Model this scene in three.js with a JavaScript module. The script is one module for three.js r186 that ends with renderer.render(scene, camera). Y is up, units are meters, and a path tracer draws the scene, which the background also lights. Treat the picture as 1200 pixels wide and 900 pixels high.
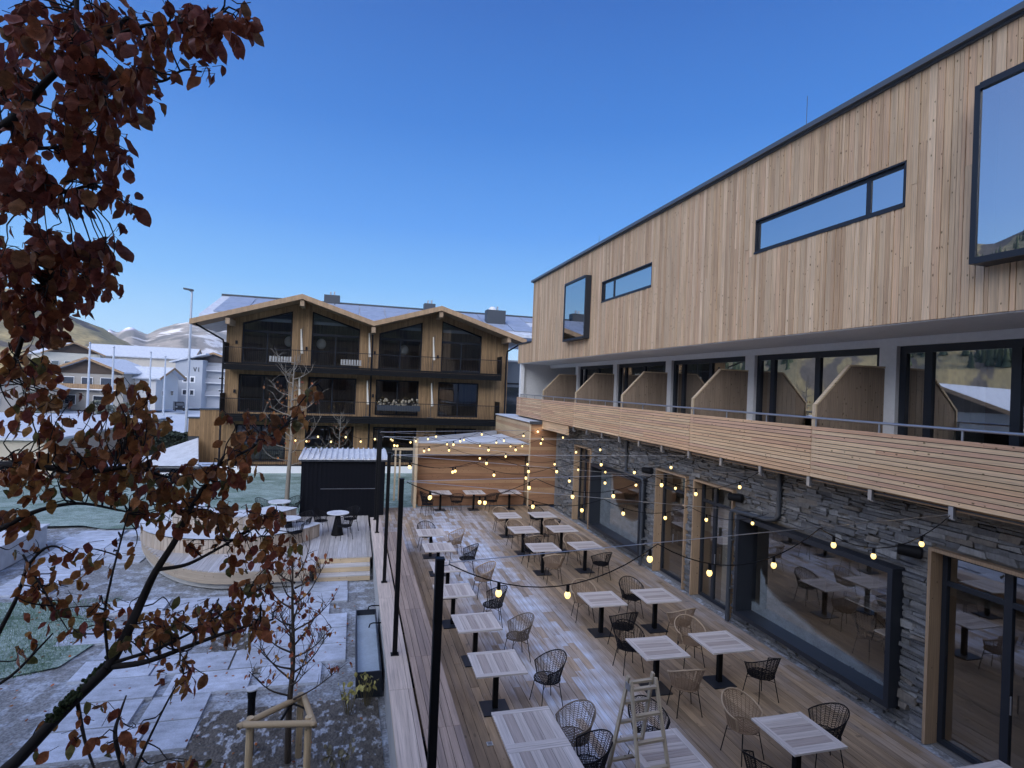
import * as THREE from 'three';
import { mergeGeometries } from 'three/addons/utils/BufferGeometryUtils.js';

// ---------- camera, sky, sun, exposure ----------
const scene = new THREE.Scene();
const camera = new THREE.PerspectiveCamera(67.31, 4 / 3, 0.1, 20000);
camera.position.set(0, 5.2, 0);
camera.rotation.set(0.00542, -0.26588, 0.03977, 'YXZ');
camera.updateMatrixWorld(true);
const renderer = new THREE.WebGLRenderer({ antialias: true });
renderer.toneMapping = THREE.LinearToneMapping;
renderer.toneMappingExposure = 1.0;
renderer.shadowMap.enabled = true;

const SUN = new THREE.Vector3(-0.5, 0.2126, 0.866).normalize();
{
  // clear winter sky: colour by height, plus a wide glow round the low sun, boosted as fill light
  const W = 1024, H = 512, d = new Float32Array(W * H * 4);
  const stops = [[-90, .10, .11, .13], [-3, .20, .26, .33], [0, .50, .76, .97], [4, .37, .67, .98], [9, .20, .50, .96], [15, .105, .345, .88], [24, .048, .22, .69], [34, .027, .145, .53], [55, .026, .14, .53], [90, .026, .14, .53]];
  for (let y = 0; y < H; y++) {
    const el = ((y + .5) / H - .5) * 180, e = el * Math.PI / 180;
    let i = 1; while (i < stops.length - 1 && el > stops[i][0]) i++;
    const a = stops[i - 1], b = stops[i], t = Math.min(1, Math.max(0, (el - a[0]) / (b[0] - a[0])));
    const base = [1, 2, 3].map((k) => a[k] + (b[k] - a[k]) * t);
    for (let x = 0; x < W; x++) {
      const u = ((x + .5) / W - .5) * 2 * Math.PI, dx = Math.cos(e) * Math.cos(u), dy = Math.sin(e), dz = Math.cos(e) * Math.sin(u);
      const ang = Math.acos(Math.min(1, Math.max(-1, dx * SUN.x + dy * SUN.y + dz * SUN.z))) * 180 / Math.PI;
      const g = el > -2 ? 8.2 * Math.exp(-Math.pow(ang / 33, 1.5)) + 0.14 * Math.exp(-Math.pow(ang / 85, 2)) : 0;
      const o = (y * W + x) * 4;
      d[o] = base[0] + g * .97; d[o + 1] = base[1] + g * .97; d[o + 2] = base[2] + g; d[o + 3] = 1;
    }
  }
  const t = new THREE.DataTexture(d, W, H, THREE.RGBAFormat, THREE.FloatType);
  t.mapping = THREE.EquirectangularReflectionMapping; t.magFilter = THREE.LinearFilter; t.minFilter = THREE.LinearFilter; t.needsUpdate = true;
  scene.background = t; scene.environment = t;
}
const sun = new THREE.DirectionalLight(new THREE.Color(1, .86, .68), 5);
sun.name = 'sun'; sun.position.copy(SUN).multiplyScalar(900); sun.castShadow = true;
sun.shadow.mapSize.set(4096, 4096);
Object.assign(sun.shadow.camera, { left: -600, right: 600, top: 500, bottom: -500, near: 10, far: 3000 });
scene.add(sun, sun.target);

// ---------- helpers ----------
let seed = 12345;
const rnd = () => { seed = (seed + 0x6d2b79f5) | 0; let t = Math.imul(seed ^ (seed >>> 15), 1 | seed); t = (t + Math.imul(t ^ (t >>> 7), 61 | t)) ^ t; return ((t ^ (t >>> 14)) >>> 0) / 4294967296; };
const rr = (a, b) => a + (b - a) * rnd();
const pick = (a) => a[Math.floor(rnd() * a.length)];
const V = (x, y, z) => new THREE.Vector3(x, y, z);
const lerp = (a, b, t) => a + (b - a) * t, clamp = (x, a, b) => Math.min(b, Math.max(a, x));
const sstep = (a, b, x) => { const t = clamp((x - a) / (b - a), 0, 1); return t * t * (3 - 2 * t); };
const taken = new Map();
function numbered(n) { const k = taken.get(n) ?? 0; taken.set(n, k + 1); return k ? n + '_' + String(k).padStart(3, '0') : n; }
function tag(o, label, category, group, kind) {
  if (label) o.userData.label = label;
  if (category) o.userData.category = category;
  if (group) o.userData.group = group;
  if (kind) o.userData.kind = kind;
  return o;
}
function thing(name, label, category, p = [0, 0, 0], turn = 0, group) {
  const o = new THREE.Group(); o.name = numbered(name); o.position.set(...p); o.rotation.y = turn; scene.add(o);
  return tag(o, label, category, group);
}
function part(parent, name, geo, m, label) {
  const o = new THREE.Mesh(geo, m); o.name = name; parent.add(o); if (label) o.userData.label = label; return o;
}
function struct(name, geo, m, label) {
  const o = new THREE.Mesh(geo, m); o.name = name; scene.add(o); o.userData.kind = 'structure'; if (label) o.userData.label = label; return o;
}
function structGroup(name, label, category) { const o = new THREE.Group(); o.name = name; scene.add(o); o.userData.kind = 'structure'; o.userData.label = label; if (category) o.userData.category = category; return o; }
function copyOf(src, p, turn, label, group) {
  const c = src.clone(); c.name = numbered(src.userData.base); c.position.set(...p); c.rotation.y = turn; scene.add(c);
  c.userData = { ...src.userData, label: label ?? src.userData.label }; if (group) c.userData.group = group; delete c.userData.base;
  return c;
}
// a measured point of the photograph (1200 x 900) at a depth along the view axis
const FPX = 676;
const at = (px, py, depth) => V((px - 600) / FPX * depth, -(py - 450) / FPX * depth, -depth).applyMatrix4(camera.matrixWorld);

// box from corner to corner, uv in metres, grain along an axis
function bx(x0, x1, y0, y1, z0, z1, grain = 'y', ou = rnd() * 7, ov = rnd() * 7) {
  const g = new THREE.BoxGeometry(Math.abs(x1 - x0), Math.abs(y1 - y0), Math.abs(z1 - z0));
  g.translate((x0 + x1) / 2, (y0 + y1) / 2, (z0 + z1) / 2);
  return uvm(g, grain, ou, ov);
}
function uvm(g, grain = 'y', ou = 0, ov = 0) {
  const p = g.attributes.position, n = g.attributes.normal, uv = new Float32Array(p.count * 2);
  for (let i = 0; i < p.count; i++) {
    const c = [p.getX(i), p.getY(i), p.getZ(i)], m = [Math.abs(n.getX(i)), Math.abs(n.getY(i)), Math.abs(n.getZ(i))];
    const a = m.indexOf(Math.max(...m)), gi = 'xyz'.indexOf(grain);
    let along, across;
    if (gi === a) { const o = [0, 1, 2].filter((k) => k !== a); across = c[o[0]]; along = c[o[1]]; }
    else { along = c[gi]; across = c[[0, 1, 2].find((k) => k !== a && k !== gi)]; }
    uv[i * 2] = across + ou; uv[i * 2 + 1] = along + ov;
  }
  g.setAttribute('uv', new THREE.BufferAttribute(uv, 2));
  return g;
}
const M_ = (list) => mergeGeometries(list.map((g) => (g.index ? g.toNonIndexed() : g)));
// thin rod or cable along points
function rod(pts, r, sides = 5, closed = false, r1 = r) {
  const n = pts.length, pos = [], idx = [];
  let prev = null;
  for (let i = 0; i < n; i++) {
    const a = pts[closed ? (i - 1 + n) % n : Math.max(0, i - 1)], b = pts[closed ? (i + 1) % n : Math.min(n - 1, i + 1)];
    const t = b.clone().sub(a).normalize();
    let u = prev ? prev.clone().sub(t.clone().multiplyScalar(prev.dot(t))) : (Math.abs(t.y) < .9 ? V(0, 1, 0) : V(1, 0, 0)).cross(t);
    if (u.lengthSq() < 1e-8) u = V(1, 0, 0).cross(t); u.normalize(); prev = u;
    const w = t.clone().cross(u), rad = lerp(r, r1, n > 1 ? i / (n - 1) : 0);
    for (let k = 0; k < sides; k++) { const q = k / sides * 2 * Math.PI, c = Math.cos(q) * rad, s = Math.sin(q) * rad; pos.push(pts[i].x + u.x * c + w.x * s, pts[i].y + u.y * c + w.y * s, pts[i].z + u.z * c + w.z * s); }
  }
  const segs = closed ? n : n - 1;
  for (let i = 0; i < segs; i++) for (let k = 0; k < sides; k++) {
    const a = i * sides + k, b = i * sides + (k + 1) % sides, c = ((i + 1) % n) * sides + k, e = ((i + 1) % n) * sides + (k + 1) % sides;
    idx.push(a, b, c, b, e, c);
  }
  if (!closed) for (let k = 1; k < sides - 1; k++) { idx.push(0, k + 1, k); const o = (n - 1) * sides; idx.push(o, o + k, o + k + 1); }
  const g = new THREE.BufferGeometry();
  g.setAttribute('position', new THREE.Float32BufferAttribute(pos, 3)); g.setIndex(idx);
  g.setAttribute('uv', new THREE.Float32BufferAttribute(new Float32Array(pos.length / 3 * 2), 2));
  g.computeVertexNormals();
  return g;
}
// ---------- noise and textures ----------
function hash(x, y, s) { let h = Math.imul(x, 374761393) ^ Math.imul(y, 668265263) ^ Math.imul(s, 1274126177); h = Math.imul(h ^ (h >>> 13), 1103515245); return ((h ^ (h >>> 16)) >>> 0) / 4294967296; }
function vn(x, y, s = 0, px = 0, py = 0) {
  const xi = Math.floor(x), yi = Math.floor(y), fx = x - xi, fy = y - yi, u = fx * fx * (3 - 2 * fx), v = fy * fy * (3 - 2 * fy);
  const w = (a, p) => (p ? ((a % p) + p) % p : a);
  const a = hash(w(xi, px), w(yi, py), s), b = hash(w(xi + 1, px), w(yi, py), s), c = hash(w(xi, px), w(yi + 1, py), s), d = hash(w(xi + 1, px), w(yi + 1, py), s);
  return a + (b - a) * u + (c - a) * v + (a - b - c + d) * u * v;
}
function fbm(x, y, s = 0, oct = 4, px = 0, py = 0) { let t = 0, a = .5, n = 0; for (let k = 0; k < oct; k++) { t += a * vn(x, y, s + k, px, py); n += a; x *= 2; y *= 2; px *= 2; py *= 2; a *= .5; } return t / n; }
function tex(W, H, f, sizeU = 1, sizeV = 1, srgb = false) {
  const d = new Uint8Array(W * H * 4);
  for (let y = 0; y < H; y++) for (let x = 0; x < W; x++) {
    const c = f(x / W, y / H), o = (y * W + x) * 4;
    for (let k = 0; k < 3; k++) { const l = clamp(c[k], 0, 1); d[o + k] = srgb ? Math.round(255 * (l <= .0031308 ? 12.92 * l : 1.055 * Math.pow(l, 1 / 2.4) - .055)) : Math.round(255 * l); }
    d[o + 3] = 255;
  }
  const t = new THREE.DataTexture(d, W, H); t.wrapS = t.wrapT = THREE.RepeatWrapping; t.magFilter = THREE.LinearFilter; t.minFilter = THREE.LinearMipmapLinearFilter; t.generateMipmaps = true;
  if (srgb) t.colorSpace = THREE.SRGBColorSpace; t.repeat.set(1 / sizeU, 1 / sizeV); t.needsUpdate = true;
  return t;
}
const C = (r, g, b) => new THREE.Color().setRGB(r, g, b);
const mat = (c, roughness = .8, o = {}) => new THREE.MeshStandardMaterial({ color: C(...c), roughness, ...o });
const phys = (c, roughness, o = {}) => new THREE.MeshPhysicalMaterial({ color: C(...c), roughness, ...o });

// softwood grain, 0.6 m across, 3 m along, with knots; multiplies the board's own colour
const knots = []; for (let k = 0; k < 26; k++) knots.push([rnd(), rnd(), rr(.006, .015)]);
const woodF = (u, v) => {
  let off = 0, kn = 0;
  for (const [kx, ky, kr] of knots) {
    let dx = Math.abs(u - kx); dx = Math.min(dx, 1 - dx) * .6; let dy = Math.abs(v - ky); dy = Math.min(dy, 1 - dy) * 3;
    const q = Math.sqrt(dx * dx + dy * dy * .35);
    if (q < .1) { off += .5 * Math.exp(-q * 40); kn = Math.max(kn, 1 - sstep(kr * .6, kr, q)); }
  }
  const w = fbm(u * 6, v * 3, 5, 2, 6, 3);
  const rings = .5 + .5 * Math.sin((u * 90 + w * 9 + off * 8));
  const fine = vn(u * 200, v * 24, 9, 200, 24);
  const broad = fbm(u * 8, v * 4, 21, 3, 8, 4);
  let g = .74 + .12 * rings + .16 * (fine - .5) + .34 * (broad - .5);
  g = lerp(g, .2 + .1 * fine, kn);
  return [g * 1.04, g, g * (.97 - .05 * rings) - kn * .05];
};
const woodTex = tex(512, 1024, woodF, .6, 3, true);
const woodBump = tex(256, 512, (u, v) => { const g = woodF(u, v)[1]; return [g, g, g]; }, .6, 3);
const plainTex = tex(512, 1024, (u, v) => { const w = fbm(u * 10, v * 3, 205, 3, 10, 3), f = vn(u * 160, v * 20, 207, 160, 20), b = fbm(u * 36, v * 5, 209, 3, 36, 5), s = sstep(.62, .72, fbm(u * 60, v * 4, 211, 3, 60, 4)); const g = .86 + .3 * (w - .5) + .16 * (f - .5) + .32 * (b - .5) - .2 * s; return [g, g * .985, g * .97]; }, .6, 3, true);
const plainMat = (c, r = .75) => mat(c, r, { map: plainTex, bumpMap: woodBump, bumpScale: .0012 });
const woodMat = (c, r = .78, o = {}) => mat(c, r, { map: woodTex, bumpMap: woodBump, bumpScale: .002, ...o });
// weathered larch tones
const larch = [[.66, .48, .31], [.61, .435, .28], [.72, .54, .365], [.56, .395, .255], [.68, .48, .32], [.64, .485, .33], [.78, .60, .42]].map((c) => woodMat(c));
const slatMats = [[.76, .52, .33], [.70, .45, .30], [.80, .58, .37], [.72, .48, .34], [.82, .62, .41]].map((c) => woodMat(c));
const rawWood = woodMat([.42, .31, .21]), rawWood2 = woodMat([.36, .25, .16]), paleWood = woodMat([.66, .54, .38]);
const brownBoards = [[.36, .20, .115], [.42, .25, .145], [.32, .175, .10], [.46, .29, .17]].map((c) => woodMat(c));
const apTex = tex(512, 512, (u, v) => {
  const b = Math.floor(u * 24), e = Math.abs(u * 24 - b - .5) > .46 ? .55 : 1, t = .75 + .35 * hash(b, 3, 7), n = fbm(u * 60, v * 8, 4, 3, 60, 8), k = vn(u * 30, v * 20, 8, 30, 20) > .93 ? .7 : 1;
  const g = e * t * (.8 + .4 * (n - .3)) * k; return [g, g * .98, g * .94];
}, 3, 3, true);
const apWood = mat([.32, .205, .105], .8, { map: apTex }), apWoodDark = mat([.36, .24, .14], .8, { map: apTex });
const dark = phys([.012, .014, .02], .6, { specularIntensity: .4 }), darkMetal = phys([.02, .025, .035], .4, { specularIntensity: .7 }), blackMetal = phys([.006, .0065, .008], .6, { specularIntensity: .3 }), anthracite = mat([.045, .055, .07], .5);
const galv = mat([.42, .45, .5], .35, { metalness: .8 }), steel = mat([.5, .52, .55], .35, { metalness: .9 });
const plasterTex = tex(256, 256, (u, v) => { const n = .93 + .1 * (fbm(u * 30, v * 30, 3, 3, 30, 30) - .5); return [n, n, n]; }, 1.5, 1.5, true);
const white = mat([.78, .79, .80], .85, { map: plasterTex });
const concTex = tex(512, 512, (u, v) => { const n = .85 + .28 * (fbm(u * 10, v * 10, 3, 5, 10, 10) - .5) - (vn(u * 90, v * 90, 6, 90, 90) > .9 ? .1 : 0); return [n, n, n * 1.01]; }, 2, 2, true);
const concrete = mat([.46, .47, .47], .9, { map: concTex });
// glazing: plain panes below, coated reflecting panes above
const glass = phys([.86, .9, .9], .015, { transmission: 1, thickness: 0, ior: 2.9 });
const coated = phys([.5, .53, .54], .012, { transmission: 1, thickness: 0, ior: 7 }), mirrored = phys([.4, .45, .48], .012, { transmission: 1, thickness: 0, ior: 8 });
const farGlass = phys([.02, .026, .034], .06, { ior: 2.2 });
const roomDark = mat([.30, .26, .22], .9), roomFloor = mat([.22, .15, .10], .6), roomCeil = mat([.5, .49, .47], .9);
// frost
const frostTex = tex(512, 512, (u, v) => { const n = fbm(u * 12, v * 12, 2, 5, 12, 12), m = vn(u * 120, v * 120, 5, 120, 120); const g = .78 + .28 * (n - .5) + .12 * (m - .5); return [g * .98, g, g * 1.02]; }, 3, 3, true);
const frost = mat([.72, .75, .80], .9, { map: frostTex }), frostRoof = frost;
// ---------- ground, hills, mountains ----------
const gravelTex = tex(1024, 1024, (u, v) => {
  const n = fbm(u * 16, v * 16, 31, 4, 16, 16), p = vn(u * 170, v * 170, 33, 170, 170), q = vn(u * 400, v * 400, 37, 400, 400), fr = sstep(.42, .7, fbm(u * 24, v * 24, 41, 4, 24, 24));
  let g = .16 + .12 * n + .16 * (p - .5) + .1 * (q - .5);
  const f = fr * (.25 + .55 * p);
  return [lerp(g, .52, f), lerp(g * .98, .56, f), lerp(g * .95, .62, f)];
}, 5, 5, true);
const gravelBump = tex(512, 512, (u, v) => { const p = .6 * vn(u * 170, v * 170, 33, 170, 170) + .4 * vn(u * 400, v * 400, 37, 400, 400); return [p, p, p]; }, 5, 5);
const gravel = mat([.92, .98, 1.06], .95, { map: gravelTex, bumpMap: gravelBump, bumpScale: .012 });
const soilTex = tex(1024, 1024, (u, v) => {
  const n = fbm(u * 20, v * 20, 51, 5, 20, 20), p = vn(u * 150, v * 60, 53, 150, 60), fr = sstep(.55, .74, fbm(u * 40, v * 26, 57, 4, 40, 26));
  const g = .05 + .08 * n + .06 * (p - .5), f = fr * (.3 + .6 * p);
  return [lerp(g * 1.12, .5, f), lerp(g, .54, f), lerp(g * .86, .6, f)];
}, 3, 3, true);
const soil = mat([1, 1, 1], .95, { map: soilTex, bumpMap: gravelBump, bumpScale: .03 });
const lawnTex = tex(1024, 1024, (u, v) => {
  const n = fbm(u * 10, v * 10, 61, 5, 10, 10), p = vn(u * 260, v * 260, 63, 260, 260), st = vn(u * 30, v * 120, 66, 30, 120), f = clamp(.38 + .7 * (n - .5) + .5 * (p - .5) + .3 * (st - .5), 0, 1);
  return [lerp(.06, .46, f), lerp(.12, .56, f), lerp(.075, .54, f)];
}, 6, 6, true);
const lawnMat = mat([1, 1, 1], .95, { map: lawnTex, bumpMap: gravelBump, bumpScale: .02 });
const plane = (x0, x1, y, z0, z1) => { const g = new THREE.PlaneGeometry(x1 - x0, z1 - z0); g.rotateX(-Math.PI / 2); g.translate((x0 + x1) / 2, y, (z0 + z1) / 2); return uvm(g, 'z'); };
function poly(pts, y) { // flat sheet from x,z points
  const s = new THREE.Shape(pts.map(([x, z]) => new THREE.Vector2(x, -z))); const g = new THREE.ShapeGeometry(s); g.rotateX(-Math.PI / 2); g.translate(0, y, 0); return uvm(g.toNonIndexed(), 'z');
}
{
  const g = new THREE.PlaneGeometry(9000, 9000, 2, 2); g.rotateX(-Math.PI / 2); g.translate(0, -3.2, -1500);
  struct('valley_ground', uvm(g, 'z'), frost, 'frosted valley floor reaching to the hills');
  struct('courtyard_ground', plane(-46, 32, -.53, -40, 14), gravel, 'frosty gravel ground of the courtyard');
  struct('upper_lawn', poly([[-34, -24.2], [-9.3, -24.2], [-8.4, -23.6], [-7.5, -23.6], [-7.2, -24.6], [-6.2, -24.9], [-1.6, -25.2], [7.4, -25.2], [7.4, -36.4], [-34, -36.4]], -.42), lawnMat, 'frosted green lawn in front of the gabled apartment house');
  struct('side_lawn', poly([[-14, -9.6], [-5.25, -12.9], [-4.9, -14.4], [-6.9, -16.6], [-14, -17]], -.494), lawnMat, 'dark green lawn patch beside the paving');
}
const hillTex = tex(1024, 512, (u, v) => {
  const n = fbm(u * 40, v * 20, 71, 5, 40, 20), p = vn(u * 300, v * 150, 73, 300, 150), forest = sstep(.52, .6, n);
  const m = .8 + .4 * (p - .5);
  return [lerp(.33, .12, forest) * m, lerp(.27, .105, forest) * m, lerp(.13, .085, forest) * m];
}, 1, 1, true);
const rockTex = tex(1024, 512, (u, v) => { const n = fbm(u * 34, v * 22, 271, 6, 34, 22), q = fbm(u * 90, v * 70, 273, 4, 90, 70), sn = sstep(.60, .70, n + .35 * (q - .5)), fo = sstep(.46, .38, n); const m = .8 + .5 * (q - .5), r = [lerp(.24, .10, fo), lerp(.22, .10, fo), lerp(.20, .095, fo)]; return [lerp(r[0] * m, .62, sn * .75), lerp(r[1] * m, .63, sn * .75), lerp(r[2] * m, .66, sn * .75)]; }, 1, 1, true);
const UPX = (px, py) => { const d = at(px, py, 1).sub(camera.position); return [Math.atan2(-d.x, -d.z) * 180 / Math.PI, Math.atan2(d.y, Math.hypot(d.x, d.z)) * 180 / Math.PI]; };
function ridge(name, prof, r0, r1, r2, label, m, amp, a0, a1, snow) {
  // a hillside seen from the courtyard: its crest stands at r1 with the given height angle for each bearing
  const NA = 220, NR = 40, pos = [], uv = [], col = [], idx = [];
  const e = (a) => { let i = 1; while (i < prof.length - 1 && a > prof[i][0]) i++; const p = prof[i - 1], q = prof[i], t = clamp((a - p[0]) / (q[0] - p[0]), 0, 1); return lerp(p[1], q[1], t); };
  for (let i = 0; i <= NA; i++) for (let j = 0; j <= NR; j++) {
    const a = lerp(a0, a1, i / NA), r = j / NR < .7 ? lerp(r0, r1, j / NR / .7) : lerp(r1, r2, (j / NR - .7) / .3), b = a * Math.PI / 180;
    const up = r <= r1 ? Math.pow((r - r0) / (r1 - r0), 1.15) : 1 - .8 * (r - r1) / (r2 - r1);
    const crest = r1 * Math.tan(e(a) * Math.PI / 180) + 8, n = fbm(a * .35 + 20, r / r1 * 6, 81, 5) - .5, big = fbm(a * .12 + 50, r / r1 * 3, 85, 3) - .5;
    const y = Math.max(-20, crest * up * (1 + .5 * big * (1 - up) * 1.6) + amp * n * up) - 10 * (1 - sstep(0, .1, up));
    pos.push(-Math.sin(b) * r, y, -Math.cos(b) * r); uv.push(a / 60, r / r1 * .8);
    const s = snow ? sstep(snow[0], snow[1], y + amp * 1.5 * n) * sstep(snow[2], snow[3], a) * (1 - sstep(snow[4], snow[5], a)) : 0;
    col.push(1 + s * 5, 1 + s * 6, 1 + s * 12);
  }
  for (let i = 0; i < NA; i++) for (let j = 0; j < NR; j++) { const a = i * (NR + 1) + j, b = a + NR + 1; idx.push(a, a + 1, b, b, a + 1, b + 1); }
  const g = new THREE.BufferGeometry(); g.setAttribute('position', new THREE.Float32BufferAttribute(pos, 3)); g.setAttribute('uv', new THREE.Float32BufferAttribute(uv, 2));
  g.setAttribute('color', new THREE.Float32BufferAttribute(col, 3)); g.setIndex(idx); g.computeVertexNormals();
  return struct(name, g, m, label);
}
{
  const P = [[30, 352], [60, 364], [78, 368], [100, 378], [118, 388], [130, 396], [150, 404], [180, 412], [240, 425]].map(([x, y]) => UPX(x, y)).sort((a, b) => a[0] - b[0]);
  const last = P[P.length - 1];
  const prof = [[-20, .3], ...P, [32, last[1] + 1.5], [45, 11.5], [62, 13.5], [90, 13], [130, 11]];
  ridge('hillside', prof, 300, 900, 1500, 'sunlit meadow hillside with patches of forest', mat([1, 1, 1], .95, { map: hillTex }), 26, 8, 125);
  const Q = [[100, 393], [122, 392], [128, 388], [138, 391], [147, 385], [155, 383], [163, 386], [172, 389], [182, 386], [195, 383], [208, 380], [222, 378.5], [240, 381], [262, 386], [300, 392], [380, 405], [600, 420]].map(([x, y]) => UPX(x, y)).sort((a, b) => a[0] - b[0]);
  ridge('far_mountain', Q, 1700, 4200, 5200, 'distant mountain ridge with snowy peaks', mat([1, 1, 1], .95, { map: rockTex, vertexColors: true }), 70, -14, 34, [235, 300, 17.5, 18.5, 22, 24]);
  // the ridge to the south, behind the camera, that keeps the valley floor in shade
  const g = new THREE.PlaneGeometry(1500, 420, 60, 16), p = g.attributes.position;
  for (let i = 0; i < p.count; i++) {
    const x = p.getX(i), s = p.getY(i) / 210, h = 158 * (1 - Math.pow(Math.abs(s), 1.6)) * (1 - sstep(430, 740, x)) * (1 - sstep(215, 390, -x)) + 14 * (fbm(x / 90 + 9, s * 2, 91, 4) - .5);
    const w = 440 + s * 190; p.setXYZ(i, -.5 * w + .866 * x, Math.max(-4, h), .866 * w + .5 * x);
  }
  g.computeVertexNormals(); g.attributes.uv.array.forEach((v, i, a) => { a[i] = v * 3; });
  struct('southern_ridge', g, mat([.9, .9, .9], .95, { map: hillTex }), 'wooded ridge in the south-west shading the valley');
  // conifers on the hillside
  const cone = M_([0, 1, 2].map((k) => { const c = new THREE.ConeGeometry(2.4 - k * .6, 6, 7); c.translate(0, 4 + k * 3.2, 0); return c; }));
  const N = 1600, im = new THREE.InstancedMesh(cone, mat([.035, .055, .03], .95), N), q = new THREE.Matrix4(); let c = 0;
  const prf = (a) => { let i = 1; while (i < prof.length - 1 && a > prof[i][0]) i++; const A = prof[i - 1], B = prof[i]; return lerp(A[1], B[1], clamp((a - A[0]) / (B[0] - A[0]), 0, 1)); };
  for (let k = 0; k < 30000 && c < N; k++) {
    const a = Math.pow(rnd(), .6) * 62 + 27, u = rr(.15, 1), r = lerp(300, 900, u), b = a * Math.PI / 180;
    if (fbm(a * .5, u * 9, 97, 3) < .56) continue;
    const crest = 900 * Math.tan(prf(a) * Math.PI / 180) + 8, n = fbm(a * .35 + 20, r / 900 * 6, 81, 5) - .5, big = fbm(a * .12 + 50, r / 900 * 3, 85, 3) - .5, up = Math.pow((r - 300) / 600, 1.15);
    const y = crest * up * (1 + .5 * big * (1 - up) * 1.6) + 26 * n * up, s = rr(.7, 1.3);
    q.makeScale(s, s * rr(.9, 1.3), s).setPosition(-Math.sin(b) * r, y - 1.5, -Math.cos(b) * r); im.setMatrixAt(c++, q);
  }
  im.count = c; im.name = 'hillside_forest'; tag(im, 'far conifers scattered over the sunlit hillside', 'forest', null, 'stuff'); scene.add(im);
}
// ---------- paving ----------
{
  const pav = structGroup('stone_paving', 'frosted natural stone slabs laid in rows with gravel joints');
  const slabTex = tex(512, 512, (u, v) => { const n = fbm(u * 9, v * 9, 101, 5, 9, 9), p = vn(u * 140, v * 140, 103, 140, 140), st = fbm(u * 30, v * 5, 107, 4, 30, 5); const f = clamp(.72 + .7 * (n - .5) + .3 * (p - .5) + .35 * (st - .5), 0, 1); return [lerp(.17, .55, f), lerp(.185, .61, f), lerp(.205, .72, f)]; }, 1.7, 1.7, true);
  const ms = [1, .92, 1.06, .86].map((k) => mat([k, k, k], .85, { map: slabTex }));
  let row = 0;
  for (let z = -9.75; z > -24.4; z -= .82, row++) {
    let x = -9.4 + rr(0, .8);
    const right = z > -10.9 ? -2.25 : z > -16.4 ? .05 : .55;
    while (x < right - .35) {
      const L = Math.min(rr(1.1, 1.75), right - x), cx = x + L / 2, cz = z - .38;
      const bed = cx > -2.75 && cx < -1.55 && cz < -11.9 && cz > -14.2, bedN = cx > -2.3 && cz > -10.7;
      const terrace = cz < -16.4 && cx > -5.2 && cx < -1.0 || cz < -17.5 && cx > -6.6;
      const lawn = cx < -4.4 - (cz + 9.6) * .12 && cz > -16.9 && cx < -5.2;
      if (!bed && !bedN && !terrace && !lawn && L > .3) part(pav, 'slab', bx(x + .012, x + L - .012, -.56, -.482 + rr(-.006, .006), z - .795, z - .01, 'x'), pick(ms));
      x += L + (rnd() < .45 ? .13 : .015);
    }
  }
  struct('planting_bed', poly([[-2.2, -10.75], [.62, -10.75], [.72, -4], [-6, -4], [-6, -9.6], [-2.3, -9.7]], -.505), soil, 'frosty mulch bed round the staked young tree');
  struct('gravel_bed', poly([[-2.72, -14.25], [-1.5, -14.25], [-1.5, -12], [-2.72, -12]], -.5), soil, 'square mulch bed between the slabs');
}
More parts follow.
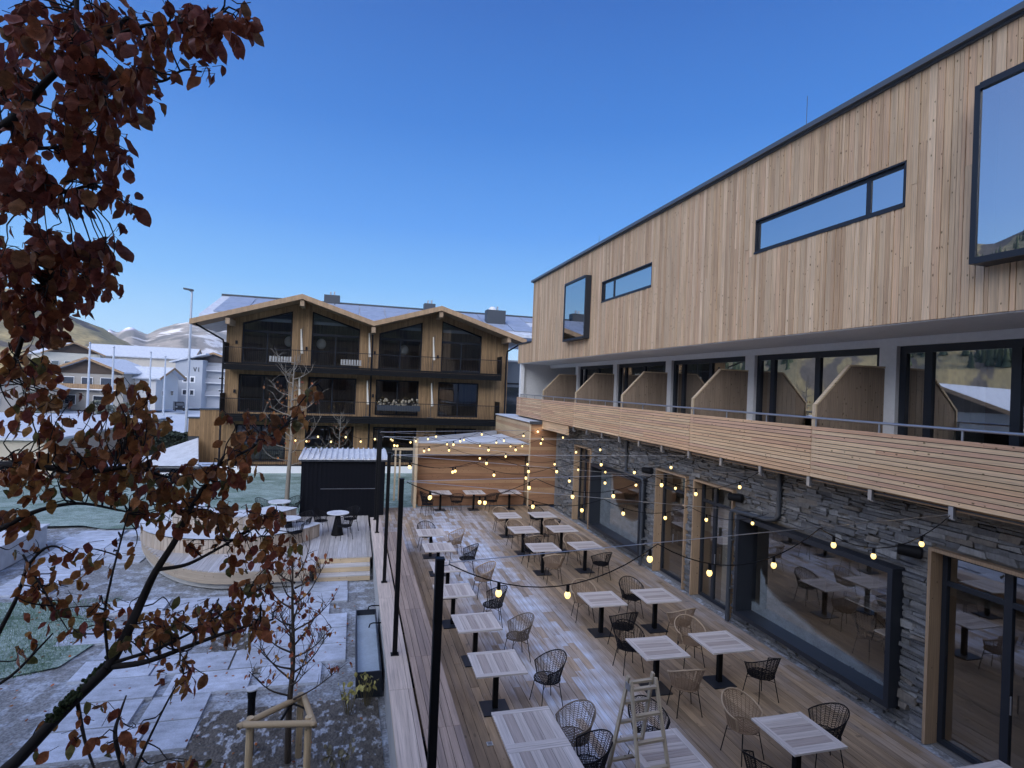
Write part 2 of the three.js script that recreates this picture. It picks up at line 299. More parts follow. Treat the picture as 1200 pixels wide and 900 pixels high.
// ---------- hotel wing on the right ----------
const XC = 8.0, XS = 8.7, XG = 9.75;      // cladding plane, stone face, balcony glazing
const Z0 = -26.12, Z1 = .6;
const hotel = thing('hotel_building', 'long hotel wing with larch cladding above a dark stone ground floor', 'building');
const openings = [[-21.69, -20.04, 0, 3.0], [-19.64, -15.78, .25, 2.52], [-15.19, -13.58, 0, 3.0], [-13.24, -11.6, 0, 3.0], [-11.25, -7.32, .28, 2.52], [-6.86, -3.9, 0, 3.0]];
{
  // masonry core behind the stones
  const w = [], P = (z0, z1, y0, y1) => w.push(bx(XS + .04, XS + .3, y0, y1, z0, z1));
  let z = -24.2;
  for (const [a, b, y0, y1] of openings) { P(z, a, -.5, 3.72); P(a, b, y1, 3.72); P(a, b, -.5, y0 - .004); z = b; }
  P(z, Z1, -.5, 3.72);
  part(hotel, 'wall_core', M_(w), mat([.17, .17, .17], .95));
  // stones laid in courses
  const stoneTex = tex(512, 512, (u, v) => { const n = fbm(u * 12, v * 12, 111, 5, 12, 12), s = fbm(u * 8, v * 50, 113, 4, 8, 50), p = vn(u * 160, v * 160, 117, 160, 160); const g = .8 + .55 * (n - .5) + .35 * (s - .5) + .2 * (p - .5); return [g, g, g]; }, .8, .8, true);
  const sm = [[.16, .168, .178], [.195, .203, .212], [.13, .138, .15], [.225, .232, .238], [.18, .182, .18], [.205, .19, .17], [.29, .298, .30]].map((c) => mat(c, .85, { map: stoneTex, bumpMap: stoneTex, bumpScale: .008 }));
  const list = [];
  const blocked = (z, y) => openings.find(([a, b, y0, y1]) => z > a && z < b && y > y0 && y < y1);
  let y = -.05;
  while (y < 3.72) {
    const h = Math.min(rr(.04, .12), 3.74 - y); let zz = -23.6 - rr(0, .3);
    while (zz < -2.2) {
      let L = Math.min(rr(.14, .58) * (h > .09 ? .8 : 1), 20); let e = zz + L;
      const o0 = openings.find(([a, b, y0, y1]) => y + h > y0 + .004 && y < y1 - .004 && zz >= a - .02 && zz < b);
      if (o0) { zz = o0[1] + .005; continue; }
      const o1 = openings.find(([a, b, y0, y1]) => y + h > y0 + .004 && y < y1 - .004 && zz < a && e > a);
      if (o1) { e = o1[0]; }
      if (e - zz > .03) {
        const two = h > .085 && rnd() < .5, parts = two ? [[0, h * rr(.4, .6)], [0, h]] : [[0, h]];
        if (two) { parts[1][0] = parts[0][1]; }
        for (const [a, b] of parts) list.push([zz, e, y + a, y + b]);
      }
      zz = e;
    }
    y += h;
  }
  const rest = sm.map(() => []);
  const score = ([a, b, c, d]) => (b - a) * (d - c) / (((a + b) / 2) ** 2 + 75) * ((a + b) / 2 < -4.6 ? 1 : .05);
  list.sort((p, q) => score(q) - score(p));
  list.forEach(([a, b, c, d], n) => {
    const g = new THREE.BoxGeometry(1, 1, 1, 1, 1, 1), p = g.attributes.position, j = {};
    const out = rr(.0, .07), gap = .0035;
    for (let i = 0; i < p.count; i++) {
      const k = [p.getX(i), p.getY(i), p.getZ(i)].map((v) => (v > 0 ? 1 : 0)).join('');
      j[k] ??= [rr(-.02, .02), rr(-.016, .016), rr(-.05, .05)];
      p.setXYZ(i, p.getX(i) > 0 ? XS + .06 : XS - out + j[k][0], clamp(p.getY(i) > 0 ? d - gap + j[k][1] * .8 : c + gap + j[k][1] * .8, -.3, 3.78), p.getZ(i) > 0 ? b - gap + j[k][2] * .5 : a + gap + j[k][2] * .5);
    }
    const q = g.toNonIndexed(); q.computeVertexNormals(); uvm(q, 'z', rnd() * 5, rnd() * 5);
    const m = Math.floor(Math.pow(rnd(), 1.2) * sm.length);
    if (n < 300) part(hotel, 'stone', q, sm[m]); else rest[m].push(q);
  });
  rest.forEach((r, i) => { if (r.length) part(hotel, 'stone_courses', M_(r), sm[i]).userData.kind = 'stuff'; });
}
function glazing(parent, x, z0, z1, y0, y1, o = {}) {
  // metal frame with panes; frame members butt on each other
  const f = o.f ?? .07, d = o.d ?? .07, fm = o.frame ?? darkMetal, gl = o.glass ?? glass, ms = (o.mull ?? []).slice().sort((a, b) => a - b), t = o.transom;
  const win = part(parent, o.name ?? 'window', M_([bx(x - d / 2, x + d / 2, y0, y1, z0, z0 + f), bx(x - d / 2, x + d / 2, y0, y1, z1 - f, z1), bx(x - d / 2, x + d / 2, y0, y0 + f, z0 + f, z1 - f), bx(x - d / 2, x + d / 2, y1 - f, y1, z0 + f, z1 - f)]), fm, o.label);
  const cols = [z0 + f, ...ms, z1 - f], mw = (o.mw ?? f) / 2;
  for (const m of ms) part(win, 'mullion', bx(x - d / 2 + .003, x + d / 2 - .003, y0 + f, y1 - f, m - mw, m + mw), fm);
  for (let i = 0; i < cols.length - 1; i++) {
    const a = cols[i] + (i ? mw : 0), b = cols[i + 1] - (i < cols.length - 2 ? mw : 0);
    const rows = t ? [[y0 + f, t - f / 2], [t + f / 2, y1 - f]] : [[y0 + f, y1 - f]];
    if (t) part(win, 'transom', bx(x - d / 2 + .004, x + d / 2 - .004, t - f / 2, t + f / 2, a, b), fm);
    for (const [c, e] of rows) { const g = new THREE.PlaneGeometry(b - a, e - c); g.rotateY(-Math.PI / 2); g.translate(x, (c + e) / 2, (a + b) / 2); part(win, 'pane', g, gl); }
  }
  return win;
}
// ground floor doors in timber surrounds
for (const [a, b, , y1] of openings.filter((o) => o[2] === 0)) {
  const d = part(hotel, 'door_surround', M_([bx(XS - .1, XS + .14, 0, y1, a, a + .05), bx(XS - .1, XS + .14, 0, y1, b - .05, b), bx(XS - .098, XS + .138, y1 - .05, y1, a + .05, b - .05)]), rawWood);
  const wide = b - a > 2, g = glazing(d, XS + .17, a + .05, b - .05, .02, y1 - .05, { name: 'door', transom: 2.47, mull: wide ? [a + .98, a + 1.94] : b - a > 1.62 ? [a + .62] : [], f: .075, mw: .11 });
  part(g, 'handle', rod([V(XS + .1, 1.0, a + (wide ? 1.08 : .75)), V(XS + .1, 1.25, a + (wide ? 1.08 : .75))], .012, 6), galv);
}
// box windows
for (const [a, b, y0, y1] of openings.filter((o) => o[2] > 0)) {
  const x0 = 8.45, x1 = XS + .26, t = .09;
  const w = part(hotel, 'box_window', M_([bx(x0, x1, y0, y1, a, a + t), bx(x0, x1, y0, y1, b - t, b), bx(x0 + .002, x1, y1 - t, y1, a + t, b - t), bx(x0 + .002, x1, y0, y0 + t, a + t, b - t)]), darkMetal);
  const W = b - a - 2 * t, Hh = y1 - y0 - 2 * t;
  const mk = (px, m, n) => { const g = new THREE.PlaneGeometry(W, Hh); g.rotateY(-Math.PI / 2); g.translate(px, (y0 + y1) / 2, (a + b) / 2); return part(w, n, g, m); };
  mk(XS + .16, glass, 'pane');
  // breath of condensation on the inside of the pane, clear above a curved edge
  const near = a > -12;
  const al = tex(512, 256, (u, v) => { // u runs towards the camera end of the pane
    const n = .1 * (fbm(u * 7, v * 5, near ? 121 : 127, 4) - .5), f = vn(u * 300, v * 160, 3) * .18 + fbm(u * 22, v * 16, 9, 3) * .3;
    let e;
    if (near) { const edge = u < .07 ? .1 : .46 - .44 * Math.pow(clamp((u - .07) / .9, 0, 1), .42) + (u < .11 ? .05 : 0); e = 1 - sstep(edge - .02, edge + .05, v + n * .5); e *= .85 - .25 * u; }
    else { const q = Math.hypot((u - .62) / .36, (v - .86) / .55); e = sstep(.92, 1.06, q + n) * (v < .93 ? 1 : .7); e *= .75; }
    const o = clamp(e * (.35 + f), 0, 1); return [o, o, o];
  }, 1, 1);
  const g = new THREE.PlaneGeometry(W, Hh); g.rotateY(-Math.PI / 2); g.translate(XS + .166, (y0 + y1) / 2, (a + b) / 2);
  part(w, 'condensation', g, mat([.62, .68, .76], .9, { alphaMap: al, transparent: true, side: THREE.DoubleSide }));
}
// room behind the ground floor
{
  const r = [bx(15.9, 16.1, -.1, 3.4, -24.2, Z1), bx(XS + .3, 15.9, -.1, 3.4, -24.3, -24.1), bx(XS + .3, 15.9, -.1, 3.4, Z1 - .2, Z1), bx(13.2, 13.4, 0, 3.3, -19.5, -12), bx(XS + .32, 12, 0, 3.3, -12.5, -12.3)];
  part(hotel, 'inner_wall', M_(r), roomDark);
  part(hotel, 'inner_floor', bx(XS + .3, 15.9, -.2, -.004, -24.1, Z1 - .2, 'z'), roomFloor);
  part(hotel, 'inner_ceiling', bx(XS + .3, 15.9, 3.3, 3.5, -24.1, Z1 - .2, 'z'), roomCeil);
}
// balcony: slab, soffit, slatted front
part(hotel, 'balcony_slab', bx(XC + .09, 16, 3.742, 3.76, -28.3, Z1), anthracite);
part(hotel, 'balcony_floor', bx(XC + .1, XG - .04, 3.764, 3.79, -28.2, Z1 - .01, 'z'), rawWood2);
part(hotel, 'balcony_soffit', bx(XC + .1, XS + .05, 3.72, 3.738, -21.0, Z1 - .02, 'z'), rawWood2);
{
  const joints = [-28.34]; for (let z = -24.32; z < Z1; z += 3.92) joints.push(z); joints.push(Z1);
  joints.forEach((j, k) => {
    if (!k) return; const a = joints[k - 1] + .006, b = j - .006, tone = Math.floor(rnd() * 5), N = 13, h = .915 / N;
    for (let i = 0; i < N; i++) {
      const y = 3.80 + i * h, m = slatMats[(tone + (rnd() < .6 ? 0 : 1 + Math.floor(rnd() * 4))) % 5];
      const split = rnd() < .4 ? rr(a + .8, b - .8) : null;
      const o = rr(-.003, .003);
      for (const [p, q] of split ? [[a, split - .002], [split + .002, b]] : [[a, b]]) part(hotel, 'balcony_slat', bx(XC + o, XC + .028 + o, y + .006, y + h - .006, p, q, 'z'), split && p > a ? pick(slatMats) : m);
    }
    for (const z of [a + .1, (a + b) / 2, b - .1]) part(hotel, 'slat_batten', bx(XC + .034, XC + .075, 3.8, 4.71, z - .03, z + .03), dark);
  });
  part(hotel, 'balcony_parapet', bx(XC + .078, XC + .088, 3.79, 4.69, -28.3, Z1), dark);
  part(hotel, 'handrail', M_([rod([V(XC + .06, 4.86, -28.3), V(XC + .06, 4.86, Z1)], .021, 8)]), galv);
  for (let z = -28.1; z < Z1; z += 1.3) part(hotel, 'rail_post', bx(XC + .05, XC + .07, 4.66, 4.85, z - .012, z + .012), galv);
  for (let k = 0; k < 14; k++) { const z = -20.46 + 1.305 * k; part(hotel, 'bracket', M_([bx(XC + .03, XC + .075, 3.62, 3.79, z - .035, z + .035), bx(XC + .075, XC + .12, 3.60, 3.66, z - .025, z + .025)]), galv); }
  for (let i = 0; i < 4; i++) part(hotel, 'soffit_board', bx(XC + .06 + i * .002, XC + .1, 3.42 + i * .09, 3.505 + i * .09, -24.32, -21.05, 'z'), slatMats[2]);
}
// upper storey: backing, cladding boards, windows
const holes = [[-10.39, -6.95, 8.2, 8.9], [-18.2, -14.77, 8.2, 8.9], [-21.32, -19.12, 7.05, 9.3], [-5.75, -3.2, 7.05, 9.4]];
part(hotel, 'upper_wall', bx(XC + .1, 16, 6.46, 10.16, Z0 + .05, Z1 - .02), dark);
part(hotel, 'upper_wall', bx(XC + .1, 16, 6.46, 7.3, -28.3, Z0 + .05), dark);
{
  const boards = [];
  let z = -28.37;
  while (z < Z1) {
    const w = pick([.058, .07, .085, .1, .115, .13]), e = Math.min(z + w, Z1), top = z < Z0 - .02 ? 7.36 : 10.17, mid = (z + e) / 2;
    let segs = [[6.42, top]];
    for (const [a, b, y0, y1] of holes) if (mid > a - .01 && mid < b + .01) segs = segs.flatMap(([c, d]) => [[c, Math.min(d, y0 - .01)], [Math.max(c, y1 + .01), d]].filter(([p, q]) => q - p > .05));
    // long runs are joined from two lengths here and there
    for (const [c, d] of segs) { if (d - c > 2.6 && rnd() < .16) { const s = rr(c + .8, d - .8); boards.push([z, e, c, s - .002], [z, e, s + .002, d]); } else boards.push([z, e, c, d]); }
    z = e;
  }
  const rest = larch.map(() => []);
  const sc = ([a, b, c, d]) => (b - a) * (d - c) / (((a + b) / 2) ** 2 + 75) * ((a + b) / 2 < -4.4 ? 1 : .05);
  boards.sort((p, q) => sc(q) - sc(p));
  boards.forEach(([a, b, c, d], n) => {
    const x = XC - rr(0, .014), m = Math.floor(rnd() * larch.length), g = bx(x, XC + .03, c, d, a + .0045, b - .0045, 'y');
    if (n < 300) part(hotel, 'cladding_board', g, larch[m]); else rest[m].push(g);
  });
  rest.forEach((r, i) => { if (r.length) part(hotel, 'cladding_boards', M_(r), larch[i]).userData.kind = 'stuff'; });
  part(hotel, 'end_cladding', bx(XC + .002, 16, 6.43, 10.16, Z0 - .03, Z0 + .04, 'y'), larch[1]);
}
part(hotel, 'roof_edge', M_([bx(XC - .12, XC + .4, 10.2, 10.29, Z0 - .12, Z1), bx(XC - .05, XC + .2, 10.165, 10.2, Z0 - .05, Z1)]), mat([.085, .10, .12], .4));
part(hotel, 'roof', bx(XC + .4, 17, 10.1, 10.22, Z0 - .1, Z1), anthracite);
part(hotel, 'ledge_cap', bx(XC - .06, 10, 7.37, 7.43, -28.45, Z0 - .02), anthracite);
for (const [z, h] of [[-10.4, 1.55], [-21.4, 1.2]]) part(hotel, 'lightning_rod', rod([V(9.2, 10.2, z), V(9.2, 10.2 + h, z)], .006, 5), anthracite);
holes.forEach(([a, b, y0, y1], k) => {
  if (k < 2) {
    const reveal = part(hotel, 'strip_window', M_([bx(XC - .02, XC + .09, y0 - .012, y0 + .03, a, b), bx(XC - .004, XC + .09, y1 - .02, y1 + .012, a, b), bx(XC - .003, XC + .09, y0 + .03, y1 - .02, a - .01, a + .02), bx(XC - .003, XC + .09, y0 + .03, y1 - .02, b - .02, b + .01)]), darkMetal);
    glazing(reveal, XC + .065, a + .02, b - .02, y0 + .03, y1 - .02, { name: 'frame', glass: mirrored, mull: [k ? a + .86 : b - .7], f: .055, d: .04, mw: .09 });
    part(reveal, 'dark_room_sheet', bx(XC + .094, XC + .098, y0, y1, a, b), dark);  // black sheet in place of the unlit room behind the pane
  } else {
    const x = k === 2 ? 7.78 : 7.72, t = .075;
    const box = part(hotel, 'bay_window', M_([bx(x, XC + .1, y0, y1, a, a + t), bx(x, XC + .1, y0, y1, b - t, b), bx(x - .02, XC + .1, y1 - t, y1 + .01, a + t, b - t), bx(x - .02, XC + .1, y0 - .01, y0 + t, a + t, b - t)]), darkMetal);
    const g = new THREE.PlaneGeometry(b - a - 2 * t, y1 - y0 - 2 * t); g.rotateY(-Math.PI / 2); g.translate(x + .02, (y0 + y1) / 2, (a + b) / 2); part(box, 'pane', g, mirrored);
    part(box, 'dark_room_sheet', bx(XC + .06, XC + .094, y0, y1, a + t, b - t), dark);  // interior darkness put in as a flat black sheet
  }
});
// balcony bays: dividers, piers, glazing, rooms with curtains
part(hotel, 'upper_soffit', bx(XC + .03, XG + .3, 6.40, 6.455, -28.3, Z1 - .01), white);
part(hotel, 'lintel', bx(XG - .09, XG + .1, 6.24, 6.396, -28.1, Z1 - .02), white);
part(hotel, 'end_wall', bx(XC + .09, 12, 3.79, 6.40, -28.32, -28.1), white);
part(hotel, 'corner_post', bx(XC + .04, XC + .22, 3.79, 6.40, -28.09, -27.9), white);
{
  const screenWood = woodMat([.30, .235, .18]);
  const curtainMat = phys([.42, .44, .43], 1, { transmission: .25, thickness: 0, side: THREE.DoubleSide });
  for (let k = -2; k < 6; k++) {
    const zd = -8.67 - 3.92 * k; if (zd < -27 || zd > Z1) continue;
    const s = new THREE.Shape([[XC + .1, 3.8], [XG - .05, 3.8], [XG - .05, 5.83], [XC + .83, 5.83], [XC + .1, 5.08]].map(([x, y]) => new THREE.Vector2(x, y)));
    const g = new THREE.ExtrudeGeometry(s, { depth: .035, bevelEnabled: false }); g.translate(0, 0, zd - .0175);
    const dv = part(hotel, 'privacy_screen', uvm(g, 'y', rnd(), rnd()), screenWood);
    part(dv, 'screen_frame', M_([bx(XC + .06, XC + .1, 3.8, 5.1, zd - .04, zd + .04), bx(XC + .84, XG - .05, 5.832, 5.865, zd - .04, zd + .04, 'x'), (() => { const b = new THREE.BoxGeometry(1.06, .035, .08); b.rotateZ(Math.atan2(.75, .73)); b.translate(XC + .455, 5.475, zd); return uvm(b, 'x'); })()]), paleWood);
    for (let i = 0; i < 11; i++) part(dv, 'screen_board', bx(XC + .115 + i * .142, XC + .25 + i * .142, 3.82, Math.min(5.82, 5.06 + i * .146), zd + .0185, zd + .028, 'y'), screenWood);
    part(hotel, 'pier', bx(XG - .13, XG + .15, 3.79, 6.24, zd - .1, zd + .26), white);
    const a = zd + .26, b = zd + 3.82;
    if (b < Z1) glazing(hotel, XG, a, b, 3.8, 6.238, { name: 'balcony_window', glass: coated, f: .13, mw: .14, mull: [a + .55, a + 1.95], d: .09 });
    part(hotel, 'room_wall', bx(XG + .15, 13, 3.79, 6.4, zd, zd + .16), roomDark);
    // curtains hang in waves behind the glass
    for (const [c0, c1] of rnd() < .8 ? [[a + .1, a + .9 + rr(0, .6)], [b - .7 - rr(0, .5), b - .05]] : [[a + .1, a + 1.6]]) {
      const n = 60, pos = [], idx = []; for (let i = 0; i <= n; i++) { const z = lerp(c0, c1, i / n), x = XG + .22 + .035 * Math.sin(z * 52) + .012 * Math.sin(z * 23); pos.push(x, 3.81, z, x, 6.22, z); }
      for (let i = 0; i < n; i++) { const q = i * 2; idx.push(q, q + 1, q + 2, q + 2, q + 1, q + 3); }
      const g2 = new THREE.BufferGeometry(); g2.setAttribute('position', new THREE.Float32BufferAttribute(pos, 3)); g2.setIndex(idx); g2.computeVertexNormals(); part(hotel, 'curtain', g2, curtainMat);
    }
  }
  part(hotel, 'room_back_wall', bx(13, 13.2, 3.76, 6.45, -28.1, Z1), roomDark);
  part(hotel, 'room_ceiling', bx(XG + .3, 13, 6.41, 6.455, -28.1, Z1), roomCeil);
}
// assumed wing behind the camera, added unseen to keep sky glow off the deck
{
  const sw = thing('added_shade_wing', 'unseen larch clad wing added behind the camera to shade the deck', 'building');
  part(sw, 'wall', bx(-15, XC + .05, -.5, 10.2, 1.5, 12, 'y'), larch[0]);
  part(sw, 'roof', bx(-15.2, XC + .05, 10.21, 10.35, 1.35, 12.2), anthracite);
  for (let x = -13.5; x < 7; x += 3.4) for (const y of [.6, 3.9, 7.3]) { const f = part(sw, 'window', bx(x, x + 2.2, y, y + 2.1, 1.44, 1.499), darkMetal); part(f, 'pane', bx(x + .08, x + 2.12, y + .08, y + 2.02, 1.43, 1.439), farGlass); }
}
// rainwater pipes and loudspeakers
for (const z of [-17.1, -10.1]) {
  const pipe = thing('downpipe', z < -15 ? 'dark grey rainwater pipe bending over the farther box window' : 'dark grey rainwater pipe bending over the nearer box window', 'pipe');
  const zl = z < -15 ? -15.62 : -11.43, dir = Math.sign(zl - z);
  part(pipe, 'pipe', rod([V(8.6, 3.76, z), V(8.6, 2.75, z), V(8.59, 2.66, z + .08 * dir), V(8.5, 2.62, z + .2 * dir), V(8.45, 2.6, zl - .12 * dir), V(8.44, 2.57, zl - .03 * dir), V(8.44, 2.48, zl), V(8.44, .05, zl)], .05, 10), anthracite);
  for (const y of [.8, 1.9]) part(pipe, 'clamp', bx(8.43, 8.7, y, y + .03, zl - .06, zl + .06), galv);
}
for (const [z, lab] of [[-11.37, 'black loudspeaker on the stone wall above the doors'], [-7.08, 'black loudspeaker beside the timber door surround'], [-15.5, 'black loudspeaker beyond the farther box window']]) {
  const s = thing('loudspeaker', lab, 'loudspeaker', [8.5, 2.88, z], .5, 'wall loudspeakers');
  const g = new THREE.CylinderGeometry(.1, .085, .3, 14); g.rotateX(Math.PI / 2); part(s, 'cabinet', g, blackMetal);
  const c = new THREE.CylinderGeometry(.088, .088, .012, 14); c.rotateX(Math.PI / 2); c.translate(0, 0, .155); part(s, 'grille', c, dark);
  part(s, 'arm', rod([V(0, 0, -.02), V(.12, .0, -.1), V(.2, .0, -.12)], .015, 6), blackMetal);
}
// ---------- timber deck ----------
// one map over the whole deck: board tones, grain and the hoar frost that lies where nobody has walked
const DX0 = 1.0, DX1 = 8.56, DZ0 = -24.4, DZ1 = -1;
let fr0 = 1;
const deckTex = tex(1024, 2048, (u, v) => {
  const x = lerp(DX0, DX1, u), z = lerp(DZ0, DZ1, v), b = Math.floor((x - DX0) / .142), seg = Math.floor((z + hash(b, 2, 5) * 4) / 4);
  const tone = .72 + .5 * hash(b, seg + 40, 3), n = fbm(x * 30, z * 2.2, 131, 4), f = vn(x * 110, z * 6, 137), wet = fbm(x * .9, z * .7, 139, 3), knot = vn(x * 14, z * 5, 141) > .93 ? .6 : 1;
  let g = tone * (.62 + .5 * n + .2 * (f - .5)) * knot * (.8 + .5 * (wet - .3));
  const wn = fbm(x * 1.3, z * .45, 151, 4) - .5, line = 3.75 + .045 * (z + 12);
  const lane = Math.exp(-Math.pow((x - line) / (.95 + .02 * (-z - 6)), 4)) * sstep(-6.4, -8.2, z + wn) * (z < -20.5 ? .75 : 1);
  const back = sstep(-17.2, -18.8, z + wn * 2) * .55 * (1 - sstep(4.6, 5.6, x)) * (1 - sstep(-22, -24, z) * .6), side = .35 * sstep(.15, .35, wn) + .16 * sstep(7.4, 8.3, x) * (z < -6 ? 1 : 0);
  const patch = hash(b, Math.floor((z + hash(b, 7, 1)) / .55), 15), joist = .5 + .5 * Math.cos(z / .5 * 2 * Math.PI + .6 * wn); fr0 = (patch < .22 ? .25 : 1) * (.78 + .32 * joist);
  let fr = fr0 * 1.15 * Math.max(lane, back, side) * clamp(.55 + 1.1 * wn + .5 * (n - .5) + .35 * (f - .5) + .3 * (hash(b, seg, 9) - .5), 0, 1) * 1.05;
  fr = clamp(fr + .08 * vn(x * 9, z * 1.5, 157) - .04, 0, .95);
  return [lerp(.40 * g, .66, fr), lerp(.29 * g, .75, fr), lerp(.185 * g, .92, fr)];
}, 1, 1, true);
deckTex.wrapS = deckTex.wrapT = THREE.ClampToEdgeWrapping;
const deckMat = mat([1, 1, 1], .72, { map: deckTex, bumpMap: woodBump, bumpScale: .001 });
function deckUV(g) { const p = g.attributes.position, uv = g.attributes.uv; for (let i = 0; i < p.count; i++) uv.setXY(i, (p.getX(i) - DX0) / (DX1 - DX0), (p.getZ(i) - DZ0) / (DZ1 - DZ0)); return g; }
const deck = structGroup('timber_deck', 'frosty timber deck of long boards in front of the stone wall');
part(deck, 'substructure', bx(1.04, 8.54, -.5, -.034, -24.4, -1), rawWood2);
for (let b = 0; b < 53; b++) {
  const x0 = DX0 + b * .142, x1 = Math.min(x0 + .142, DX1); let z = DZ0 - hash(b, 2, 5) * 4 % 4;
  for (let z2 = DZ0; z2 < DZ1;) { const e = Math.min(DZ1, (Math.floor((z2 + hash(b, 2, 5) * 4) / 4 + 1e-6) + 1) * 4 - hash(b, 2, 5) * 4); if (e - z2 > .05) part(deck, 'deck_board', deckUV(bx(x0 + .004, x1 - .004, -.03, rr(-.004, .002), z2 + .002, e - .002, 'z')), deckMat); z2 = e; }
}
struct('gravel_strip', plane(8.5, 8.78, -.02, -24, -1), gravel, 'pale gravel strip between the deck and the stone wall');
{ const s = thing('floor_outlet', 'small pale outlet cover set in the deck boards by the bench', 'outlet', [2.1, .006, -8.15]); part(s, 'cover', bx(-.045, .045, -.004, .004, -.045, .045), mat([.55, .57, .58], .4)); part(s, 'lid', bx(-.03, .03, .0045, .009, -.03, .03), galv); }
// ---------- low wall with bench ----------
{
  const wall = thing('garden_wall', 'low concrete wall with a timber coping along the deck edge', 'wall');
  part(wall, 'concrete', bx(.74, 1.02, -.55, .40, -20.7, -1.2), concrete);
  const cop = [[.62, .52, .45], [.58, .49, .44], [.66, .57, .50]].map((c) => plainMat(c));
  for (let z = -20.75; z < -1.3; z += 3.9) { const e = Math.min(z + 3.894, -1.2); part(wall, 'coping_board', bx(.70, .985, .404, .45, z, e, 'z'), pick(cop)); part(wall, 'coping_edge', bx(.985 + .006, 1.06, .404, .446, z, e, 'z'), pick(cop)); part(wall, 'face_board', bx(.712, .738, .30, .40, z, e, 'z'), paleWood); }
  const bench = thing('long_bench', 'long timber slat bench built along the low wall', 'bench');
  const bm = [[.35, .275, .235], [.39, .305, .255], [.31, .245, .215], [.43, .335, .28]].map((c) => plainMat(c));
  for (let k = 0; k < 5; k++) for (let z = -18.7 + (k % 2) * .0; z < -1.3; z += 2.15) part(bench, 'seat_slat', bx(1.10 + k * .105, 1.10 + k * .105 + .097, .41, .45 + rr(-.001, .001), z + .003, Math.min(z + 2.147, -1.3), 'z'), pick(bm));
  part(bench, 'front_board', bx(1.585, 1.61, .2, .405, -18.7, -1.3, 'z'), brownBoards[1]);
  for (let z = -18.6; z < -1.3; z += 2.15) part(bench, 'support', bx(1.08, 1.58, 0, .406, z, z + .08), dark);
}
// ---------- light poles ----------
const poleZ = [-5.55, -10.25, -14.0, -18.65, -20.4], poleTop = [];
for (const [k, z] of poleZ.entries()) {
  const g = thing('light_pole', ['slim black pole on the coping, beside the two tables pushed together', 'slim black pole on the coping, beside the water trough', 'slim black pole on the coping, third counting from the shed', 'slim black pole on the coping, second counting from the shed', 'slim black pole on the coping, closest to the dark shed'][k], 'pole', [.86, .45, z], 0, 'black poles carrying the light strings');
  part(g, 'post', bx(-.04, .04, .008, 3.06, -.04, .04), blackMetal); part(g, 'foot_plate', bx(-.07, .07, 0.001, .0085, -.07, .07), blackMetal); part(g, 'cap', bx(-.044, .044, 3.06, 3.075, -.044, .044), dark);
  part(g, 'hook', rod([V(.04, 3.0, 0), V(.085, 3.0, 0), V(.1, 3.03, 0), V(.09, 3.05, 0)], .006, 5), galv);
  poleTop.push(V(.95, 3.46, z));
}
// ---------- water trough ----------
{
  const t = thing('water_trough', 'dark metal water trough with frozen water against the low wall', 'trough', [.46, -.5, -12.15]);
  const a = -.23, b = .22, c = -1.5, d = 1.45;
  part(t, 'basin', M_([bx(a, a + .025, .002, .46, c, d), bx(b - .025, b, .002, .46, c, d), bx(a + .025, b - .025, .002, .46, c, c + .025), bx(a + .025, b - .025, .002, .46, d - .025, d), bx(a + .025, b - .025, .002, .04, c + .025, d - .025)]), darkMetal);
  part(t, 'ice', bx(a + .026, b - .026, .3, .34, c + .026, d - .026), mat([.5, .58, .64], .35, { map: frostTex }));
  for (const z of [-1.0, -.05]) part(t, 'spout', rod([V(.28, .72, z), V(.1, .73, z), V(.04, .71, z), V(.02, .64, z)], .014, 8), blackMetal);
}
